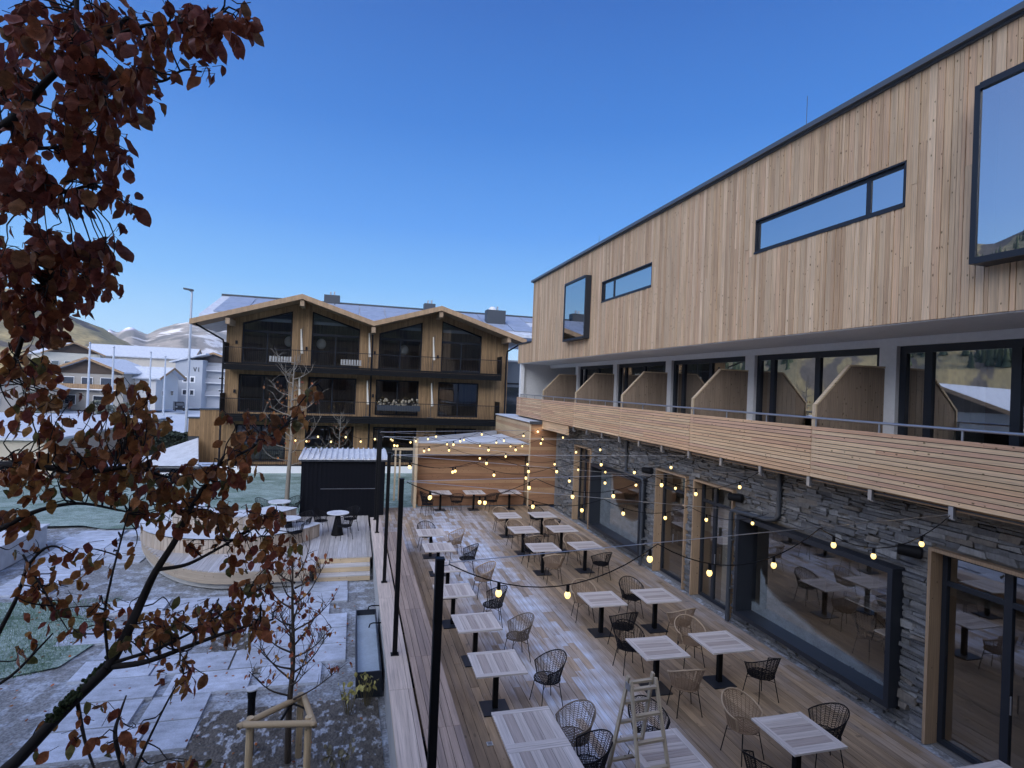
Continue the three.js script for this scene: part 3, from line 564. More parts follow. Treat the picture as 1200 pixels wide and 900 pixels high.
// ---------- timber pavilion at the end of the deck ----------
{
  const pv = thing('pavilion', 'timber pavilion with a covered seating nook and a taller block', 'pavilion');
  const zf = -24.3, row = (name, x0, x1, y0, y1, z, n, ms, face = 'z') => { for (let i = 0; i < n; i++) { const h = (y1 - y0) / n, o = rr(-.003, .003); part(pv, name, face === 'z' ? bx(x0, x1, y0 + i * h + .003, y0 + (i + 1) * h - .003, z + o, z + .025 + o, 'x') : bx(z + o, z + .025 + o, y0 + i * h + .003, y0 + (i + 1) * h - .003, x0, x1, 'z'), pick(ms)); } };
  row('nook_board', 2.66, 7.52, .04, 2.5, -24.95, 17, brownBoards);
  part(pv, 'nook_core', bx(2.66, 7.5, 0, 2.55, -25.1, -24.96), rawWood2);
  row('fascia_board', 2.68, 7.5, 2.24, 2.7, zf, 4, [woodMat([.46, .32, .2]), woodMat([.5, .36, .24])]);
  part(pv, 'side_post', bx(2.54, 2.66, 0, 2.9, zf - .05, zf + .06), paleWood);
  part(pv, 'side_wall', bx(2.57, 2.64, 0, 2.85, -25.45, zf - .05, 'y'), paleWood);
  // roof: flat, frosted, its back edge running off at a slant
  const rp = [[2.62, zf + .02], [7.5, zf + .02], [7.5, -29.3], [7.1, -28.8]];
  part(pv, 'nook_roof', poly(rp, 2.74), frost);
  part(pv, 'nook_ceiling', poly(rp.map(([x, z]) => [x, z - .04]), 2.23), rawWood2);
  part(pv, 'roof_edge', M_([bx(2.58, 7.5, 2.705, 2.77, zf - .0, zf + .05, 'x'), (() => { const L = Math.hypot(4.5, 4.5), b = new THREE.BoxGeometry(L, .24, .06); b.rotateY(Math.PI / 4); b.translate(4.86, 2.81, -26.55); return uvm(b, 'x'); })()]), mat([.42, .45, .5], .6));
  // taller block
  part(pv, 'block_core', bx(7.58, 9.4, 0, 3.66, -30.7, zf - .03), rawWood2);
  row('block_board', 7.56, 9.35, .06, 3.66, zf - .0, 24, brownBoards);
  row('block_side_board', -30.7, zf, 2.75, 3.6, 7.53, 5, [woodMat([.62, .48, .3]), woodMat([.56, .42, .27]), woodMat([.5, .33, .2])], 'x');
  part(pv, 'corner_post', bx(7.5, 7.56, 0, 3.7, zf - .02, zf + .045), paleWood);
  part(pv, 'block_roof', bx(7.5, 9.5, 3.67, 3.72, -30.75, zf + .04), frost); part(pv, 'block_roof_edge', bx(7.48, 9.5, 3.60, 3.735, zf + .046, zf + .07, 'x'), anthracite);
  part(pv, 'plinth', bx(7.56, 9.3, 0, .055, zf - .02, zf + .03), dark);
  // bench in the nook
  const nb = thing('nook_bench', 'timber wall bench inside the covered nook', 'bench');
  for (let i = 0; i < 4; i++) part(nb, 'seat_board', bx(2.75, 7.4, .42, .45, -24.9 + i * .12, -24.79 + i * .12, 'x'), pick(brownBoards));
  part(nb, 'front', bx(2.75, 7.4, .02, .418, -24.51, -24.47, 'x'), brownBoards[2]);
  const l = thing('wall_lamp', 'small lit wall lamp on the tall timber block', 'lamp', [7.86, 3.28, zf + .08]);
  part(l, 'arm', rod([V(0, .12, -.05), V(0, .12, 0), V(0, .05, 0)], .012, 6), blackMetal); const sg = new THREE.SphereGeometry(.045, 12, 9); part(l, 'bulb', sg, mat([1, .8, .5], .4, { emissive: C(1, .72, .35), emissiveIntensity: 2.6 }));
  const pl = new THREE.PointLight(C(1, .72, .4), .12); pl.name = 'wall_lamp_light'; pl.castShadow = true; l.add(pl);
}
// ---------- dark shed ----------
{
  const s = thing('shed', 'dark windowless shed with a frosted corrugated roof', 'shed', [0, -.42, 0]);
  part(s, 'wall', bx(-1.82, 1.28, 0, 2.6, -25.0, -23.05), phys([.005, .006, .010], .8, { specularIntensity: .25 }));
  for (let x = -1.78; x < 1.25; x += .155) part(s, 'wall_rib', bx(x, x + .07, .02, 2.58, -23.049, -23.03), phys([.006, .007, .011], .8, { specularIntensity: .25 }));
  part(s, 'rail', bx(-1.1, 1.0, 1.46, 1.475, -23.03, -23.018), galv);
  part(s, 'gutter', bx(-1.9, 1.34, 2.52, 2.6, -23.02, -22.92), anthracite);
  part(s, 'roof', (() => { const b = new THREE.BoxGeometry(3.3, .03, 2.3); b.rotateX(.06); b.translate(-.27, 2.68, -24.0); return uvm(b, 'z'); })(), frost);
  for (let x = -1.85; x < 1.35; x += .21) part(s, 'roof_rib', (() => { const b = new THREE.BoxGeometry(.06, .05, 2.3); b.rotateX(.06); b.translate(x, 2.715, -24.0); return uvm(b, 'z'); })(), frost);
}
// ---------- left terrace with steps and tiered seat ----------
{
  const ter = structGroup('left_terrace', 'frosted timber terrace with steps beside the low wall');
  const front = (x) => (x > -.84 ? -17.65 : x > -2.8 ? -16.72 : x > -6.4 ? -16.72 - Math.pow((-2.8 - x) / 3.6, 2.2) * 4.2 : -21);
  const fm = [plainMat([.50, .49, .49]), plainMat([.58, .58, .60]), plainMat([.44, .42, .41])], faces = [];
  for (let x = -6.4; x < .66; x += .142) { const zf = front(x + .07); part(ter, 'terrace_board', bx(x + .003, x + .139, -.03, rr(-.002, .001), -23.6, zf, 'z'), pick(fm)); }
  const pts = []; for (let x = -6.4; x <= -.86; x += .2) pts.push([x, front(x)]);
  for (let i = 0; i < pts.length - 1; i++) { const [x0, z0] = pts[i], [x1, z1] = pts[i + 1], L = Math.hypot(x1 - x0, z1 - z0), b = new THREE.BoxGeometry(L + .004, .3, .03); b.rotateY(-Math.atan2(z1 - z0, x1 - x0)); b.translate((x0 + x1) / 2, -.18, (z0 + z1) / 2); faces.push(uvm(b, 'x')); }
  part(ter, 'front_board', M_(faces), woodMat([.46, .40, .33]));
  part(ter, 'side_board', bx(-.87, -.84, -.33, -.032, -17.65, -16.72, 'z'), paleWood);
  part(ter, 'base', (() => { const s = new THREE.Shape([[.64, 17.7], [-.89, 17.7], ...pts.slice().reverse().map(([x, z]) => [x, -z + .12]), [-6.3, 23.5], [.64, 23.5]].map(([x, y]) => new THREE.Vector2(x, y))); const g = new THREE.ExtrudeGeometry(s, { depth: .45, bevelEnabled: false }); g.rotateX(-Math.PI / 2); g.translate(0, -.49, 0); return uvm(g.toNonIndexed(), 'z'); })(), concrete);
  for (let k = 0; k < 3; k++) { const y = -.17 * k, z = -17.65 + .3 * k; part(ter, 'riser', bx(-.83, .64, y - .165, y - .034, z - .02, z, 'x'), paleWood); if (k) part(ter, 'tread', bx(-.83, .64, y - .034, y, z - .3, z + .01, 'x'), woodMat([.62, .62, .63])); }
  // tiered curved seat
  const seatWood = [plainMat([.52, .45, .38]), plainMat([.46, .39, .32]), plainMat([.56, .49, .42])];
  const seat = thing('tiered_seat', 'curved two-step timber seat on the frosted terrace', 'seat', [-3.55, 0, -21.3]);
  for (const [r0, r1, h0, h1, n] of [[2.0, 2.85, 0, .45, 62], [1.1, 2.0, 0, .9, 42]]) {
    for (let i = 0; i < n; i++) { const a = lerp(-1.9, 1.15, (i + .5) / n), w = r1 * 3.05 / n; const b = new THREE.BoxGeometry(w - .012, h1 - h0 - .045, .03); b.translate(0, (h0 + h1) / 2 - .02, r1); b.rotateY(a); part(seat, 'face_slat', uvm(b, 'y', rnd(), rnd()), seatWood[i % 3]); }
    const s = new THREE.RingGeometry(r0, r1 + .06, 40, 1, 0, 3.05); s.rotateX(-Math.PI / 2); s.rotateY(-Math.PI / 2 - 1.9); s.translate(0, h1 + .002, 0); part(seat, 'seat_top', uvm(s, 'z'), frost);
    const s2 = new THREE.RingGeometry(r0, r1, 40, 1, 0, 3.05); s2.rotateX(Math.PI / 2); s2.rotateY(Math.PI / 2 - 1.9 - 0); s2.translate(0, h1 - .03, 0);
  }
  // planter walls at the left edge
  const pw = thing('planter_wall', 'pale low wall with a frosted top left of the paving', 'wall'); part(pw, 'wall', bx(-11.2, -9.35, -.5, .16, -21.8, -17.8), mat([.6, .62, .62], .9, { map: concTex })); part(pw, 'top', bx(-11.25, -9.3, .162, .21, -21.85, -17.75), frost);
  const tb = thing('timber_platform', 'pale timber platform edge beside the lawn patch', 'platform'); for (let i = 0; i < 9; i++) part(tb, 'plank', bx(-7.4 + i * .2, -7.21 + i * .2, -.42, -.3, -9.8, -6.2, 'z'), paleWood);
  part(tb, 'joist', bx(-7.35, -5.65, -.5, -.422, -9.7, -6.3), dark);
  const bl = thing('path_light', 'black bollard light at the edge of the planting bed', 'bollard', [-1.31, -.5, -9.4], 0, 'black bollard lights'); const c = new THREE.CylinderGeometry(.055, .055, .86, 16); c.translate(0, .43, 0); part(bl, 'post', c, blackMetal); const h = new THREE.CylinderGeometry(.07, .06, .12, 16); h.translate(0, .93, 0); part(bl, 'head', h, blackMetal); const h2 = new THREE.CylinderGeometry(.085, .085, .02, 16); h2.translate(0, 1.0, 0); part(bl, 'cap', h2, frostRoof);
  bl.userData.base = 'path_light'; const b2 = copyOf(bl, [-7.75, -.5, -15.1], 0, 'black bollard light beside the pale planter wall'); delete bl.userData.base;
}
// ---------- tables ----------
const topMats = [[.58, .54, .52], [.52, .475, .46], [.64, .60, .58], [.48, .43, .41]].map((c) => plainMat(c, .7)), topFrame = plainMat([.68, .65, .64], .7);
function makeTable(label, group, base) {
  const t = new THREE.Group(); t.userData = { label, category: 'table', group, base: 'square_table' };
  const s = .41, y0 = .715, y1 = .742, f = .085;
  part(t, 'end_board', bx(-s, s, y0, y1, -s, -s + f, 'x'), topFrame); part(t, 'end_board', bx(-s, s, y0, y1, s - f, s, 'x'), topFrame);
  const n = 6, w = 2 * s / n; for (let i = 0; i < n; i++) part(t, 'top_plank', bx(-s + i * w + .0025, -s + (i + 1) * w - .0025, y0 + .001, y1 - .002 - (i % 2) * .001, -s + f + .002, s - f - .002, 'z'), i === 0 || i === n - 1 ? topFrame : topMats[(i * 3 + (base | 0)) % 4]);
  part(t, 'under_frame', bx(-.3, .3, .69, .714, -.3, .3), blackMetal);
  part(t, 'column', bx(-.04, .04, .02, .69, -.04, .04), blackMetal);
  part(t, 'base_plate', bx(-.22, .22, .002, .02, -.22, .22), darkMetal);
  return t;
}
const tableA = makeTable('', '', 0), tableB = makeTable('', '', 1);
const rowL = 'wooden pedestal tables in the row along the bench', rowR = 'wooden pedestal tables in the double row by the windows';
function table(x, z, turn, label, group) { return copyOf(rnd() < .5 ? tableA : tableB, [x, 0, z], turn, label, group); }
const nth = ['first', 'second', 'third', 'fourth', 'fifth', 'sixth'];
[-17.37, -15.76, -14.07, -12.4, -10.68, -9.04].forEach((z, i) => table(z === -12.4 ? 2.25 : 2.39, z, rr(-.02, .02), `square wooden pedestal table, ${nth[i]} from the pavilion in the bench row`, rowL));
table(2.39, -7.26, 0, 'square wooden table, pavilion end of the pair pushed together by the bench', 'two tables pushed together'); table(2.39, -6.435, 0, 'square wooden table, stepladder end of the pair pushed together by the bench', 'two tables pushed together');
for (const x of [5.3, 6.58]) [-19.4, -17.4, -15.42, -11.42, -9.08].forEach((z, i) => table(x, z, Math.PI / 2 + rr(-.03, .03), `square wooden pedestal table, ${x > 6 ? 'window' : 'aisle'} side, ${nth[i]} row from the pavilion`, rowR));
table(5.9, -6.42, Math.PI / 2, 'square wooden table with three chairs round it near the timber door', rowR);
table(3.91, -6.42, Math.PI / 2, 'square wooden table standing behind the stepladder', rowR);
table(7.62, -4.98, Math.PI / 2, 'square wooden table right in front of the wide glass door', rowR);
[3.6, 5.0, 6.55].forEach((x, i) => table(x, -23.75, 0, `square wooden table before the covered nook, ${nth[i]} from its corner post`, 'tables before the covered nook'));

// ---------- woven chairs ----------
function makeChair(rim, weave, leg, thick) {
  const c = new THREE.Group(); c.userData = { category: 'chair', base: 'woven_chair' };
  const TH = 2.05, yr = (a) => .61 + .21 * Math.pow(Math.max(0, Math.cos(a * .62)), 2.2), P = (a, t) => V(Math.sin(a) * (.215 + .075 * t), lerp(.43, yr(a), t), Math.cos(a) * (.2 + .085 * t) + .02 * t - .02);
  const R = [], N = 18;
  for (let i = 0; i <= N; i++) { const a = lerp(-TH, TH, i / N); R.push(rod([0, .33, .66, 1].map((t) => P(a, t)), .0042, 4)); }
  const K = 13; for (let k = 0; k < K; k++) { const pts = []; for (let i = 0; i <= N; i++) { const a = lerp(-TH, TH, i / N), t = clamp((k + .5) / K + (i % 2 ? .045 : -.035), 0, 1); pts.push(P(a, t)); } R.push(rod(pts, .0042, 4)); }
  part(c, 'backrest', M_(R), weave);
  const rp = [P(-TH, 0), P(-TH, .5)]; for (let i = 0; i <= 28; i++) rp.push(P(lerp(-TH, TH, i / 28), 1)); rp.push(P(TH, .5), P(TH, 0)); part(c, 'rim', rod(rp, thick, 6), rim);
  const S = [], ring = []; for (let i = 0; i < 28; i++) { const a = i / 28 * 2 * Math.PI; ring.push(V(Math.sin(a) * .225, .43, Math.cos(a) * .215 - .02)); } S.push(rod(ring, .008, 5, true));
  for (let k = -9; k <= 9; k++) { const z = k * .0225, w = .22 * Math.sqrt(Math.max(0, 1 - (z / .212) ** 2)); if (w > .02) S.push(rod([V(-w, .43, z - .02), V(-w * .4, .415, z - .02 + (k % 2) * .006), V(w * .4, .415, z - .02 - (k % 2) * .006), V(w, .43, z - .02)], .0065, 4)); }
  for (let k = -4; k <= 4; k++) { const x = k * .048, d = .21 * Math.sqrt(Math.max(0, 1 - (x / .222) ** 2)); S.push(rod([V(x, .432, -d - .02), V(x, .419, -.02), V(x, .432, d - .02)], .0055, 4)); }
  part(c, 'seat', M_(S), weave);
  for (const sx of [-1, 1]) for (const sz of [-1, 1]) part(c, 'leg', rod([V(sx * .15, .425, sz * .14 - .02), V(sx * .215, 0, sz * .2 - .02)], .0075, 6), leg);
  part(c, 'brace', M_([rod([V(-.165, .33, -.175), V(0, .36, -.02), V(.165, .33, .135)], .005, 4), rod([V(.165, .33, -.175), V(0, .36, -.02), V(-.165, .33, .135)], .005, 4)]), leg);
  return c;
}
const blackWeave = phys([.008, .008, .010], .55, { specularIntensity: .35 }), tanWeave = mat([.22, .15, .095], .75), tanRim = mat([.42, .32, .22], .7), greyWeave = mat([.10, .075, .055], .7), greyRim = mat([.2, .16, .12], .7);
const chairs = { black: makeChair(blackWeave, blackWeave, blackMetal, .009), tan: makeChair(tanRim, tanWeave, blackMetal, .0125), grey: makeChair(greyRim, greyWeave, blackMetal, .009) };
const nm = { black: 'black', tan: 'tan', grey: 'dark brown' };
function chair(kind, x, z, turn, where, group = 'woven chairs on the deck') { const c = copyOf(chairs[kind], [x, 0.003, z], turn, nm[kind] + ' woven tub chair ' + where, group); return c; }
const toL = Math.PI / 2, toR = -Math.PI / 2, toFar = 0, toNear = Math.PI; // direction the sitter faces
const benchRow = 'across from the long bench';
for (const [k, x, z, t] of [['grey', 3.22, -10.62, .1], ['black', 3.27, -9.0, .15], ['black', 3.12, -12.25, -.1], ['tan', 3.27, -13.95, .1], ['black', 3.2, -15.65, -.15], ['tan', 3.12, -17.3, .2]]) chair(k, x, z, toL + t, `at the ${nth[[-17.3, -15.65, -13.95, -12.25, -10.62, -9].indexOf(z)]} bench-row table from the pavilion`);
chair('grey', 3.1, -7.42, toL + .25, 'at the two tables pushed together'); chair('black', 3.06, -6.78, toL - .2, 'at the two tables pushed together'); chair('black', 2.35, -18.2, toNear + .1, 'behind the last table along the bench');
const rows = [['tan', 5.2, -12.2, 'f'], ['black', 5.45, -10.68, 'n'], ['black', 6.4, -12.2, 'f'], ['tan', 6.75, -10.66, 'n'], ['black', 5.15, -9.85, 'f'], ['tan', 5.42, -8.34, 'n'], ['tan', 6.45, -9.85, 'f'], ['black', 6.95, -8.42, 'n'], ['tan', 5.35, -14.66, 'n'], ['black', 6.75, -14.68, 'n'], ['black', 5.2, -16.2, 'f'], ['tan', 6.5, -16.2, 'f'], ['tan', 5.25, -18.15, 'f'], ['tan', 6.5, -18.15, 'f'], ['tan', 5.25, -20.15, 'f'], ['black', 6.6, -20.15, 'f'], ['tan', 5.4, -16.65, 'n'], ['black', 6.7, -18.65, 'n']];
for (const [k, x, z, d] of rows) chair(k, x, z, (d === 'f' ? toNear : toFar) + rr(-.18, .18), `${d === 'f' ? 'on the pavilion side' : 'on the stepladder side'} of the ${x > 6 ? 'window' : 'aisle'} side table, ${nth[[-19.4, -17.4, -15.42, -11.42, -9.08].findIndex((t) => Math.abs(t - z) < 1)]} row`);
chair('tan', 5.62, -7.18, toNear + .15, 'at the table near the timber door'); chair('black', 6.68, -6.75, toL - .35, 'at the table near the timber door, back to the box window'); chair('black', 5.12, -6.05, toR + .4, 'at the table near the timber door, back to the stepladder');
chair('black', 4.15, -7.25, toNear + .1, 'behind the table by the stepladder');
for (const [x, z, t, w] of [[3.0, -23.6, toR, 'beside the nook corner post'], [4.2, -23.3, toFar, 'between the first two nook tables'], [5.7, -23.35, toFar + .2, 'between the last two nook tables'], [2.95, -22.9, toR + .4, 'standing apart before the nook corner']]) chair('black', x, z, t, w);
// inside, behind the panes
table(10.4, -8.6, 0, 'indoor wooden table carrying the open white menu', 'tables inside the dining room'); table(11.3, -10.2, 0, 'bare indoor wooden table behind the nearer box window', 'tables inside the dining room');
chair('black', 10.3, -9.4, toNear, 'inside at the table with the menu', 'woven chairs indoors'); chair('black', 11.2, -9.5, toFar, 'inside behind the nearer box window', 'woven chairs indoors');
chair('tan', 9.9, -5.2, toNear + .6, 'inside behind the wide glass door', 'woven chairs indoors');
{ const b = thing('menu_board', 'open white menu lying on a table behind the box window', 'menu', [10.35, .745, -8.5], .4); part(b, 'page', (() => { const g = bx(-.22, -.003, 0, .012, -.15, .15); g.rotateZ(-.06); return g; })(), white); part(b, 'page', (() => { const g = bx(.003, .22, 0, .012, -.15, .15); g.rotateZ(.06); return g; })(), white); }
// round tables on the left terrace
const roundTop = frost;
for (const [x, z, r, lab] of [[-.37, -20.25, .36, 'round frosted table in front of the dark shed'], [-2.45, -22.25, .38, 'round frosted table near the pale bare tree'], [-1.85, -19.6, .36, 'round frosted table behind the young tree']]) {
  const t = thing('round_table', lab, 'table', [x, 0.003, z], 0, 'round tables on the terrace'); const c = new THREE.CylinderGeometry(r, r, .025, 40); c.translate(0, .735, 0); part(t, 'top', c, roundTop); const p = new THREE.CylinderGeometry(.07, .2, .72, 20); p.translate(0, .36, 0); part(t, 'pedestal', p, blackMetal);
  for (const [a, side] of [[.4, 'steps side'], [2.4, 'deck side'], [4.3, 'lawn side']]) chair('black', x + Math.sin(a) * .62, z + Math.cos(a) * .62, a, `${side} of ` + lab.replace('round frosted', 'the round'), 'black chairs on the terrace');
}
// ---------- wooden stepladder ----------
{
  const l = thing('stepladder', 'wooden double stepladder standing on the deck among the tables', 'ladder', [3.52, 0, -6.35]);
  const m = woodMat([.52, .47, .38]), H = 1.72, TOPZ = .03, FZ = .56, BZ = -.46, tw = .17, bw = .225;
  for (const [s, zb, y1] of [[1, FZ, H], [-1, BZ, H + .03]]) {
    for (const sx of [-1, 1]) { const a = V(sx * bw, 0, zb), b = V(sx * tw, y1, s * TOPZ), d = b.clone().sub(a), L = d.length(), g = new THREE.BoxGeometry(.027, L, .052); g.translate(0, L / 2, 0); g.applyQuaternion(new THREE.Quaternion().setFromUnitVectors(V(0, 1, 0), d.normalize())); g.translate(a.x, 0, a.z); part(l, 'side_rail', uvm(g, 'y', rnd(), rnd()), m); }
    for (let k = 1; k <= 6; k++) { const t = k / 6.35, w = lerp(bw, tw, t) - .018, z = lerp(zb, s * TOPZ, t), y = y1 * t; part(l, 'rung', bx(-w, w, y - .014, y + .014, z - .025, z + .025, 'x'), m); }
  }
  for (const s of [-1, 1]) part(l, 'hinge', bx(s * .2, s * .186, H - .12, H - .04, -.05, .05), galv);
  l.rotation.y = .06;
}
// ---------- gabled apartment house ----------
const apt = thing('apartment_house', 'twin gabled timber apartment house with black balconies', 'building');
{
  const ZW = -38, ZB = -36.75, ZG = -36.2, S = .316;
  const roofY = (x) => Math.max(10.2 - S * Math.abs(x + 3.2), 10.12 - S * Math.abs(x - 5.1));
  const wins = [];
  for (const [a, b] of [[-6.7, -3.85], [-2.72, .2], [1.4, 4.15], [5.42, 8.15]]) {
    wins.push({ p: [[a, 6.02], [b, 6.02], [b, roofY(b) - .62], [a, roofY(a) - .62]], tr: 8.0 });
    wins.push({ p: [[a - .1, 3.05], [b - .1, 3.05], [b - .1, 5.35], [a - .1, 5.35]] });
    wins.push({ p: [[a - .15, .02], [b - .15, .02], [b - .15, 2.3], [a - .15, 2.3]] });
  }
  const v2 = (l) => l.map(([x, y]) => new THREE.Vector2(x, y)), ring = (p, o) => { const cx = (p[0][0] + p[1][0]) / 2, cy = (p[0][1] + p[2][1]) / 2; return p.map(([x, y]) => [x + (x < cx ? o : -o), y + (y < cy ? o : -o)]); };
  const sh = new THREE.Shape(v2([[-7.55, -.5], [10.0, -.5], [10.0, roofY(10) - .14], [5.1, 9.97], [.98, roofY(.98) - .16], [-3.2, 10.05], [-7.55, roofY(-7.55) - .14]]));
  sh.holes = wins.map((w) => new THREE.Path(v2(w.p)));
  const wg = new THREE.ExtrudeGeometry(sh, { depth: .28, bevelEnabled: false }); wg.translate(0, 0, ZW - .28);
  part(apt, 'front_wall', uvm(wg, 'y'), apWood);
  part(apt, 'house_body', M_([bx(-7.5, -7.3, -.5, 8.4, -50, ZW - .29), bx(9.75, 9.95, -.5, 8.4, -50, ZW - .29), bx(-7.3, 9.75, -.5, 8.4, -50, -49.8), bx(-7.3, 9.75, 5.5, 5.9, -49.7, ZW - .6), bx(-7.3, 9.75, 2.5, 2.9, -49.7, ZW - .6), bx(-7.3, 9.75, -.5, -.02, -49.7, ZW - .3), bx(-7.3, 9.75, -.02, 9.2, -42.2, -42), bx(.75, .95, -.02, 9, -42, ZW - .35), bx(-3.35, -3.2, -.02, 9, -42, ZW - .35), bx(4.7, 4.85, -.02, 9, -42, ZW - .35)]), apWoodDark);
  for (const w of wins) {
    const f = new THREE.Shape(v2(w.p)); f.holes = [new THREE.Path(v2(ring(w.p, .09)))];
    const fg = new THREE.ExtrudeGeometry(f, { depth: .08, bevelEnabled: false }); fg.translate(0, 0, ZW - .24);
    const win = part(apt, 'window', uvm(fg, 'y'), dark), pg = new THREE.ShapeGeometry(new THREE.Shape(v2(ring(w.p, .085)))); pg.translate(0, 0, ZW - .2); part(win, 'pane', pg, phys([.5, .54, .56], .02, { transmission: 1, thickness: 0, ior: 2.0 }));
    const mx = lerp(w.p[0][0], w.p[1][0], .5), top = lerp(w.p[3][1], w.p[2][1], .5); part(win, 'mullion', bx(mx - .045, mx + .045, w.p[0][1] + .09, (w.tr ?? top) - .05, ZW - .23, ZW - .17), dark);
    if (w.tr) part(win, 'transom', bx(w.p[0][0] + .09, w.p[1][0] - .09, w.tr - .08, w.tr + .08, ZW - .231, ZW - .165), dark);
  }
  // roofs
  const slab = (xa, ya, xb, yb, z0, z1, t) => { const s = new THREE.Shape(v2([[xa, ya], [xb, yb], [xb, yb - t], [xa, ya - t]])), g = new THREE.ExtrudeGeometry(s, { depth: z1 - z0, bevelEnabled: false }); g.translate(0, 0, z0); return uvm(g, 'z'); };
  const ev = roofY(.98);
  for (const [xa, ya, xb, yb] of [[-9.15, 10.2 - S * 5.95, -3.2, 10.2], [-3.2, 10.2, .98, ev], [.98, ev, 5.1, 10.12], [5.1, 10.12, 10.75, 10.12 - S * 5.65]]) {
    part(apt, 'gable_roof', slab(xa, ya, xb, yb, -43, ZG - .06, .2), frostRoof);
    const lo = Math.min(xa, xb), fy = (y) => y + .02;
    part(apt, 'verge_board', slab(xa, fy(ya), xb, fy(yb), ZG - .058, ZG, .3), woodMat([.46, .32, .20]));
    part(apt, 'roof_underside', slab(xa, ya - .21, xb, yb - .21, ZW + .01, ZG - .07, .05), rawWood2);
  }
  for (const [x, y] of [[-3.2, 9.72], [5.1, 9.64], [-7.2, 8.4], [.98, 8.4], [9.6, 8.3]]) part(apt, 'purlin', bx(x - .12, x + .12, y - .2, y + .14, ZW - .1, ZG - .12, 'z'), rawWood);
  // main roof behind with solar panels
  const ry = (z) => 8.4 + .322 * (-37 - z), rs = (x0, x1, z0, z1, up, t) => { const g = new THREE.BufferGeometry(), q = [[x0, ry(z0) + up, z0], [x1, ry(z0) + up, z0], [x1, ry(z1) + up, z1], [x0, ry(z1) + up, z1]], b = q.map(([x, y, z]) => [x, y - t, z]), F = (a, c, d, e) => [a, c, d, a, d, e].flat(); g.setAttribute('position', new THREE.Float32BufferAttribute([...F(...q), ...F(b[3], b[2], b[1], b[0]), ...F(b[0], b[1], q[1], q[0]), ...F(q[3], q[2], b[2], b[3]), ...F(b[1], b[2], q[2], q[1]), ...F(b[3], b[0], q[0], q[3])], 3)); g.computeVertexNormals(); return uvm(g, 'z'); };
  part(apt, 'main_roof', rs(-9.2, 17, -38.4, -44.4, 0, .2), frostRoof);
  part(apt, 'roof_ridge', bx(-9.25, 17, ry(-44.4) - .1, ry(-44.4) + .16, -44.75, -44.4), anthracite);
  part(apt, 'main_roof', (() => { const g = rs(-9.2, 17, -38.4, -44.4, 0, .2); g.scale(1, 1, -1); g.translate(0, 0, -88.9); return g.index ? g : (() => { const p = g.attributes.position.array; for (let i = 0; i < p.length; i += 9) for (let k = 0; k < 3; k++) { const t = p[i + 3 + k]; p[i + 3 + k] = p[i + 6 + k]; p[i + 6 + k] = t; } g.computeVertexNormals(); return g; })(); })(), frostRoof);
  const pvm = mat([.40, .45, .55], .45, { map: frostTex });
  for (let i = 0; i < 14; i++) for (let j = 0; j < 3; j++) { const x = -8.6 + i * 1.75, z = -39.2 - j * 1.65; if (x > 11.5 && j === 1) continue; part(apt, 'solar_panel', rs(x, x + 1.68, z, z - 1.58, .09, .05), pvm); }
  const chim = (px, py, w, h) => { const d = 42 / 1, p = at(px, py, 42.5); const c = part(apt, 'chimney', bx(p.x - w / 2, p.x + w / 2, p.y - 1.6, p.y + h, p.z - .4, p.z + .4), anthracite); part(c, 'flue', bx(p.x - .16, p.x - .06, p.y + h, p.y + h + .26, p.z - .1, p.z + .1), galv); part(c, 'flue', bx(p.x + .1, p.x + .2, p.y + h, p.y + h + .3, p.z - .1, p.z + .1), galv); };
  chim(389, 356, 1.1, .6); chim(503, 362, .8, .35); chim(580, 376, 1.4, .75);
  part(apt, 'roof_vent', (() => { const g = new THREE.SphereGeometry(.3, 10, 8); const p = at(577, 364, 42.4); g.translate(p.x, p.y, p.z); return g; })(), white);
  // balconies
  for (const [y, x0, x1, lab] of [[5.58, -7.4, 9.25, 'upper'], [2.58, -7.5, 9.2, 'lower'], [-.42, -6.6, 9.2, 'ground']]) {
    const b = part(apt, 'balcony', M_([bx(x0, x1, y + .06, y + .3, ZW + .01, ZB - .06)]), dark);
    for (let i = 0; i < 4; i++) part(b, 'fascia_board', bx(x0 - .03, x1 + .03, y + i * .112, y + i * .112 + .104, ZB - .05, ZB, 'x'), blackMetal);
    const bars = []; for (let x = x0; x < x1; x += .105) bars.push(bx(x, x + .014, y + .45, y + 1.3, ZB - .03, ZB - .016)); part(b, 'railing_bars', M_(bars), dark).userData.kind = 'stuff';
    part(b, 'top_rail', bx(x0 - .02, x1 + .02, y + 1.3, y + 1.34, ZB - .045, ZB - .005), dark);
    for (const [xs, n] of [[x0 - .04, 1], [x1 - .02, -1]]) part(b, 'side_screen', bx(xs, xs + .06, y + .4, y + 1.6, ZW + .05, ZB - .06), blackMetal);
    for (const x of y > 5 ? [-5.0, -.9] : []) { const w = part(b, 'balcony_bench', M_(Array.from({ length: 8 }, (_, k) => bx(x + k * .16, x + k * .16 + .11, y + .62, y + .92, ZB - .5, ZB - .46))), mat([.5, .5, .48], .8)); part(w, 'bench_seat', bx(x, x + 1.25, y + .58, y + .61, ZB - .9, ZB - .44), mat([.5, .5, .48], .8)); }
  }
  for (const x of [-3.3, .75, 4.8]) for (const y of [5.95, 2.95]) { const g = new THREE.CylinderGeometry(.03, .085, 1.5, 8); g.rotateZ(.07); g.translate(x + .05, y + 1.55, ZW + .5); const u = part(apt, 'folded_parasol', g, mat([.66, .63, .55], .9)); part(u, 'parasol_pole', rod([V(x, y + .05, ZW + .5), V(x + .1, y + 2.4, ZW + .5)], .02, 6), anthracite); part(u, 'parasol_foot', bx(x - .2, x + .2, y, y + .05, ZW + .3, ZW + .7), anthracite); }
